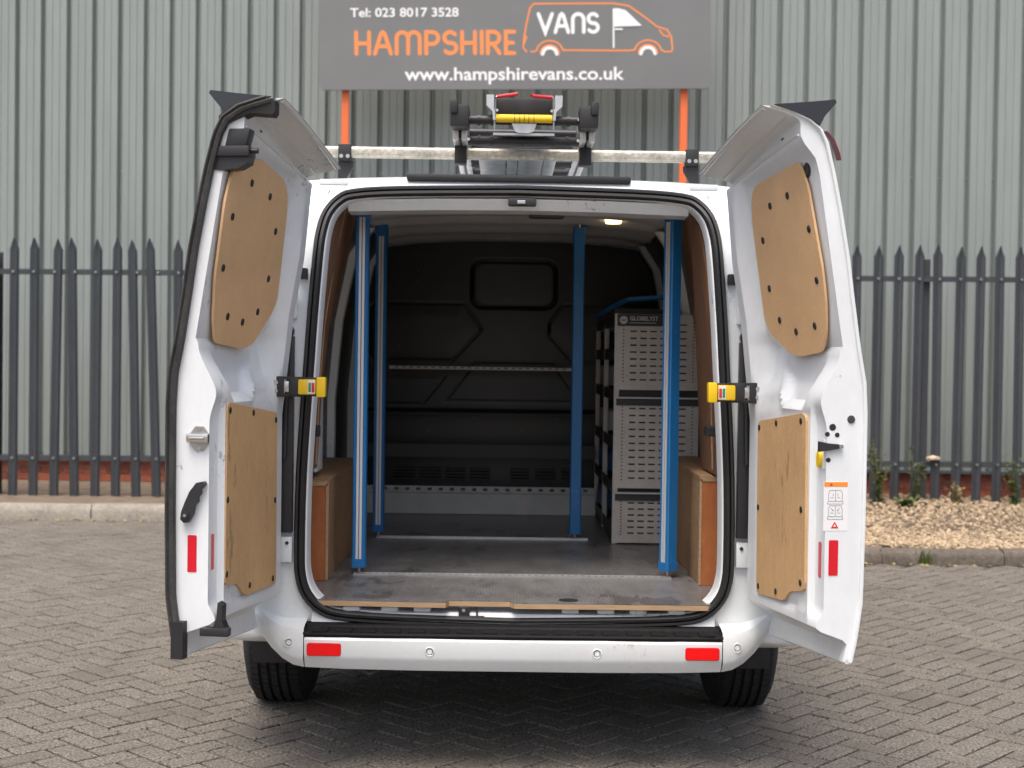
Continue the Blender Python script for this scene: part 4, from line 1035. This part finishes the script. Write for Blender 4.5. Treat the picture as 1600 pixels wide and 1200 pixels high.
# ================================================================== ROOF BARS AND LADDER
for y, lb in ((5.05, 'weathered galvanised roof bar carrying the ladder end above the doors'), (6.6, 'second galvanised roof bar further forward on the van roof')):
    rb = root('roof_bar', (CX, y, 2.08), lb, 'roof bar')
    MB().prism(rrect(y-.02, y+.02, 2.126, 2.167, .012, 4), lambda a, b, d: (CX+d, a, b), -.90, .90).build('bar', 'galvanised', rb, smooth=40)
    for s in (-1, 1):
        c = CX+s*.638
        MB().cbox(c-.024, c+.024, y-.026, y+.026, 2.112, 2.173, .004).build('clamp', 'black_plastic', rb, smooth=40)
        MB().prism([(-.026*1, 2.112), (.03, 2.112), (.03, 2.092), (-.006, 2.030), (-.026, 2.016)], lambda a, b, d, s=s, c=c: (c+s*a*-1, d, b), y-.006, y+.006).build('clamp_leg', 'black_plastic', rb)
        for q in (-.012, .012): MB().cyl((c+q, y-.026, 2.128), (c+q, y-.032, 2.128), .0075, 12).build('clamp_bolt', 'chrome', rb, smooth=40)
ld = root('ladder', (.064, 6.2, 2.17), 'aluminium extension ladder with black rungs lying along the van roof', 'ladder')
for x in (-.163, .291):
    s = -1 if x < 0 else 1
    for q in (-.016, .016):
        MB().cbox(x+q-.011, x+q+.011, 4.88, 8.1, 2.172, 2.255, .003).build('stile', 'aluminium', ld, smooth=40)
    MB().box(x-.005, x+.005, 4.9, 8.1, 2.18, 2.245).build('stile_web', 'rack_dark', ld)
    MB().cbox(x-.034, x+.034, 4.80, 4.90, 2.205, 2.285, .012).build('stile_foot', 'rubber', ld, smooth=40)
    MB().cbox(x+s*.02-.014, x+s*.02+.014, 4.79, 4.88, 2.25, 2.298, .008).build('foot_ridge', 'rubber', ld, smooth=40)
    MB().cbox(x-.022+s*.002, x+.022+s*.002, 5.02, 5.08, 2.107, 2.175, .004).build('bar_clip', 'rubber', ld, smooth=40)
for k in range(11):
    for z in (2.238, 2.172):
        if z < 2.2 and k > 3: continue
        y = 4.85+k*.28+(0 if z > 2.2 else .05)
        o = MB().cyl((-.135, y, z), (.262, y, z), .0165, 14).build('rung', 'black_plastic', ld, smooth=40)
        if k == 0:
            for xx in (-.095, -.05, .17, .22, .06): MB().cyl((xx-.005, y, z), (xx+.005, y, z), .0205, 14).build('rung_ridge', 'black_plastic', o, smooth=40)
            for xx in (-.133, .258): MB().cyl((xx, y-.017, z+.002), (xx, y-.022, z+.002), .006, 10).build('rivet', 'chrome', o, smooth=40)
MB().cyl((-.035, 4.825, 2.240), (.163, 4.825, 2.240), .0145, 16).build('yellow_roller', 'yellow', ld, smooth=40)
for xx in (.030, .048, .064, .080, .098): MB().cyl((xx-.001, 4.825, 2.240), (xx+.001, 4.825, 2.240), .0149, 16).build('roller_groove', 'rubber', ld, smooth=40)
for s in (-1, 1):
    c = .064
    MB().prism([(.100, 2.232), (.104, 2.262), (.108, 2.275), (.107, 2.320), (.134, 2.320), (.133, 2.282), (.112, 2.262), (.110, 2.232)], lambda a, b, d, s=s: (c+s*a, d, b), 4.81, 4.86).build('side_bracket', 'aluminium', ld)
    MB().tube([(c+s*.104, 4.82, 2.20), (c+s*.104, 4.82, 2.305), (c+s*.100, 4.82, 2.314), (c+s*.03, 4.82, 2.321-.004*s)], .0035, 6).build('grip_wire', 'steel', ld, smooth=50)
    MB().tube([(c+s*.098, 4.82, 2.3145), (c+s*.03, 4.82, 2.3215-.003*s), (c+s*.024, 4.82, 2.326)], .0065, 8).build('red_grip', 'red_grip', ld, smooth=50)
    MB().cyl((c+s*.096, 4.812, 2.265), (c+s*.096, 4.805, 2.265), .005, 10).build('rivet', 'chrome', ld)
MB().cbox(-.035, .163, 4.85, 5.05, 2.258, 2.318, .01).build('tread_block', 'rubber', ld, smooth=40)
MB().prism([(.020, 2.224), (.108, 2.224), (.098, 2.196), (.080, 2.190), (.045, 2.190), (.032, 2.196)], lambda a, b, d: (a, d, b), 4.83, 4.836).build('roller_bracket', 'aluminium', ld)
MB().box(-.045, .172, 4.84, 4.86, 2.184, 2.192).build('cross_plate', 'aluminium', ld)
for x0, x1 in ((-.10, .0), (.005, .045), (.05, .14), (.145, .19)):
    MB().cbox(x0, x1, 5.12, 8.0, 2.135, 2.166, .003).build('inner_section', 'aluminium', ld, smooth=40)
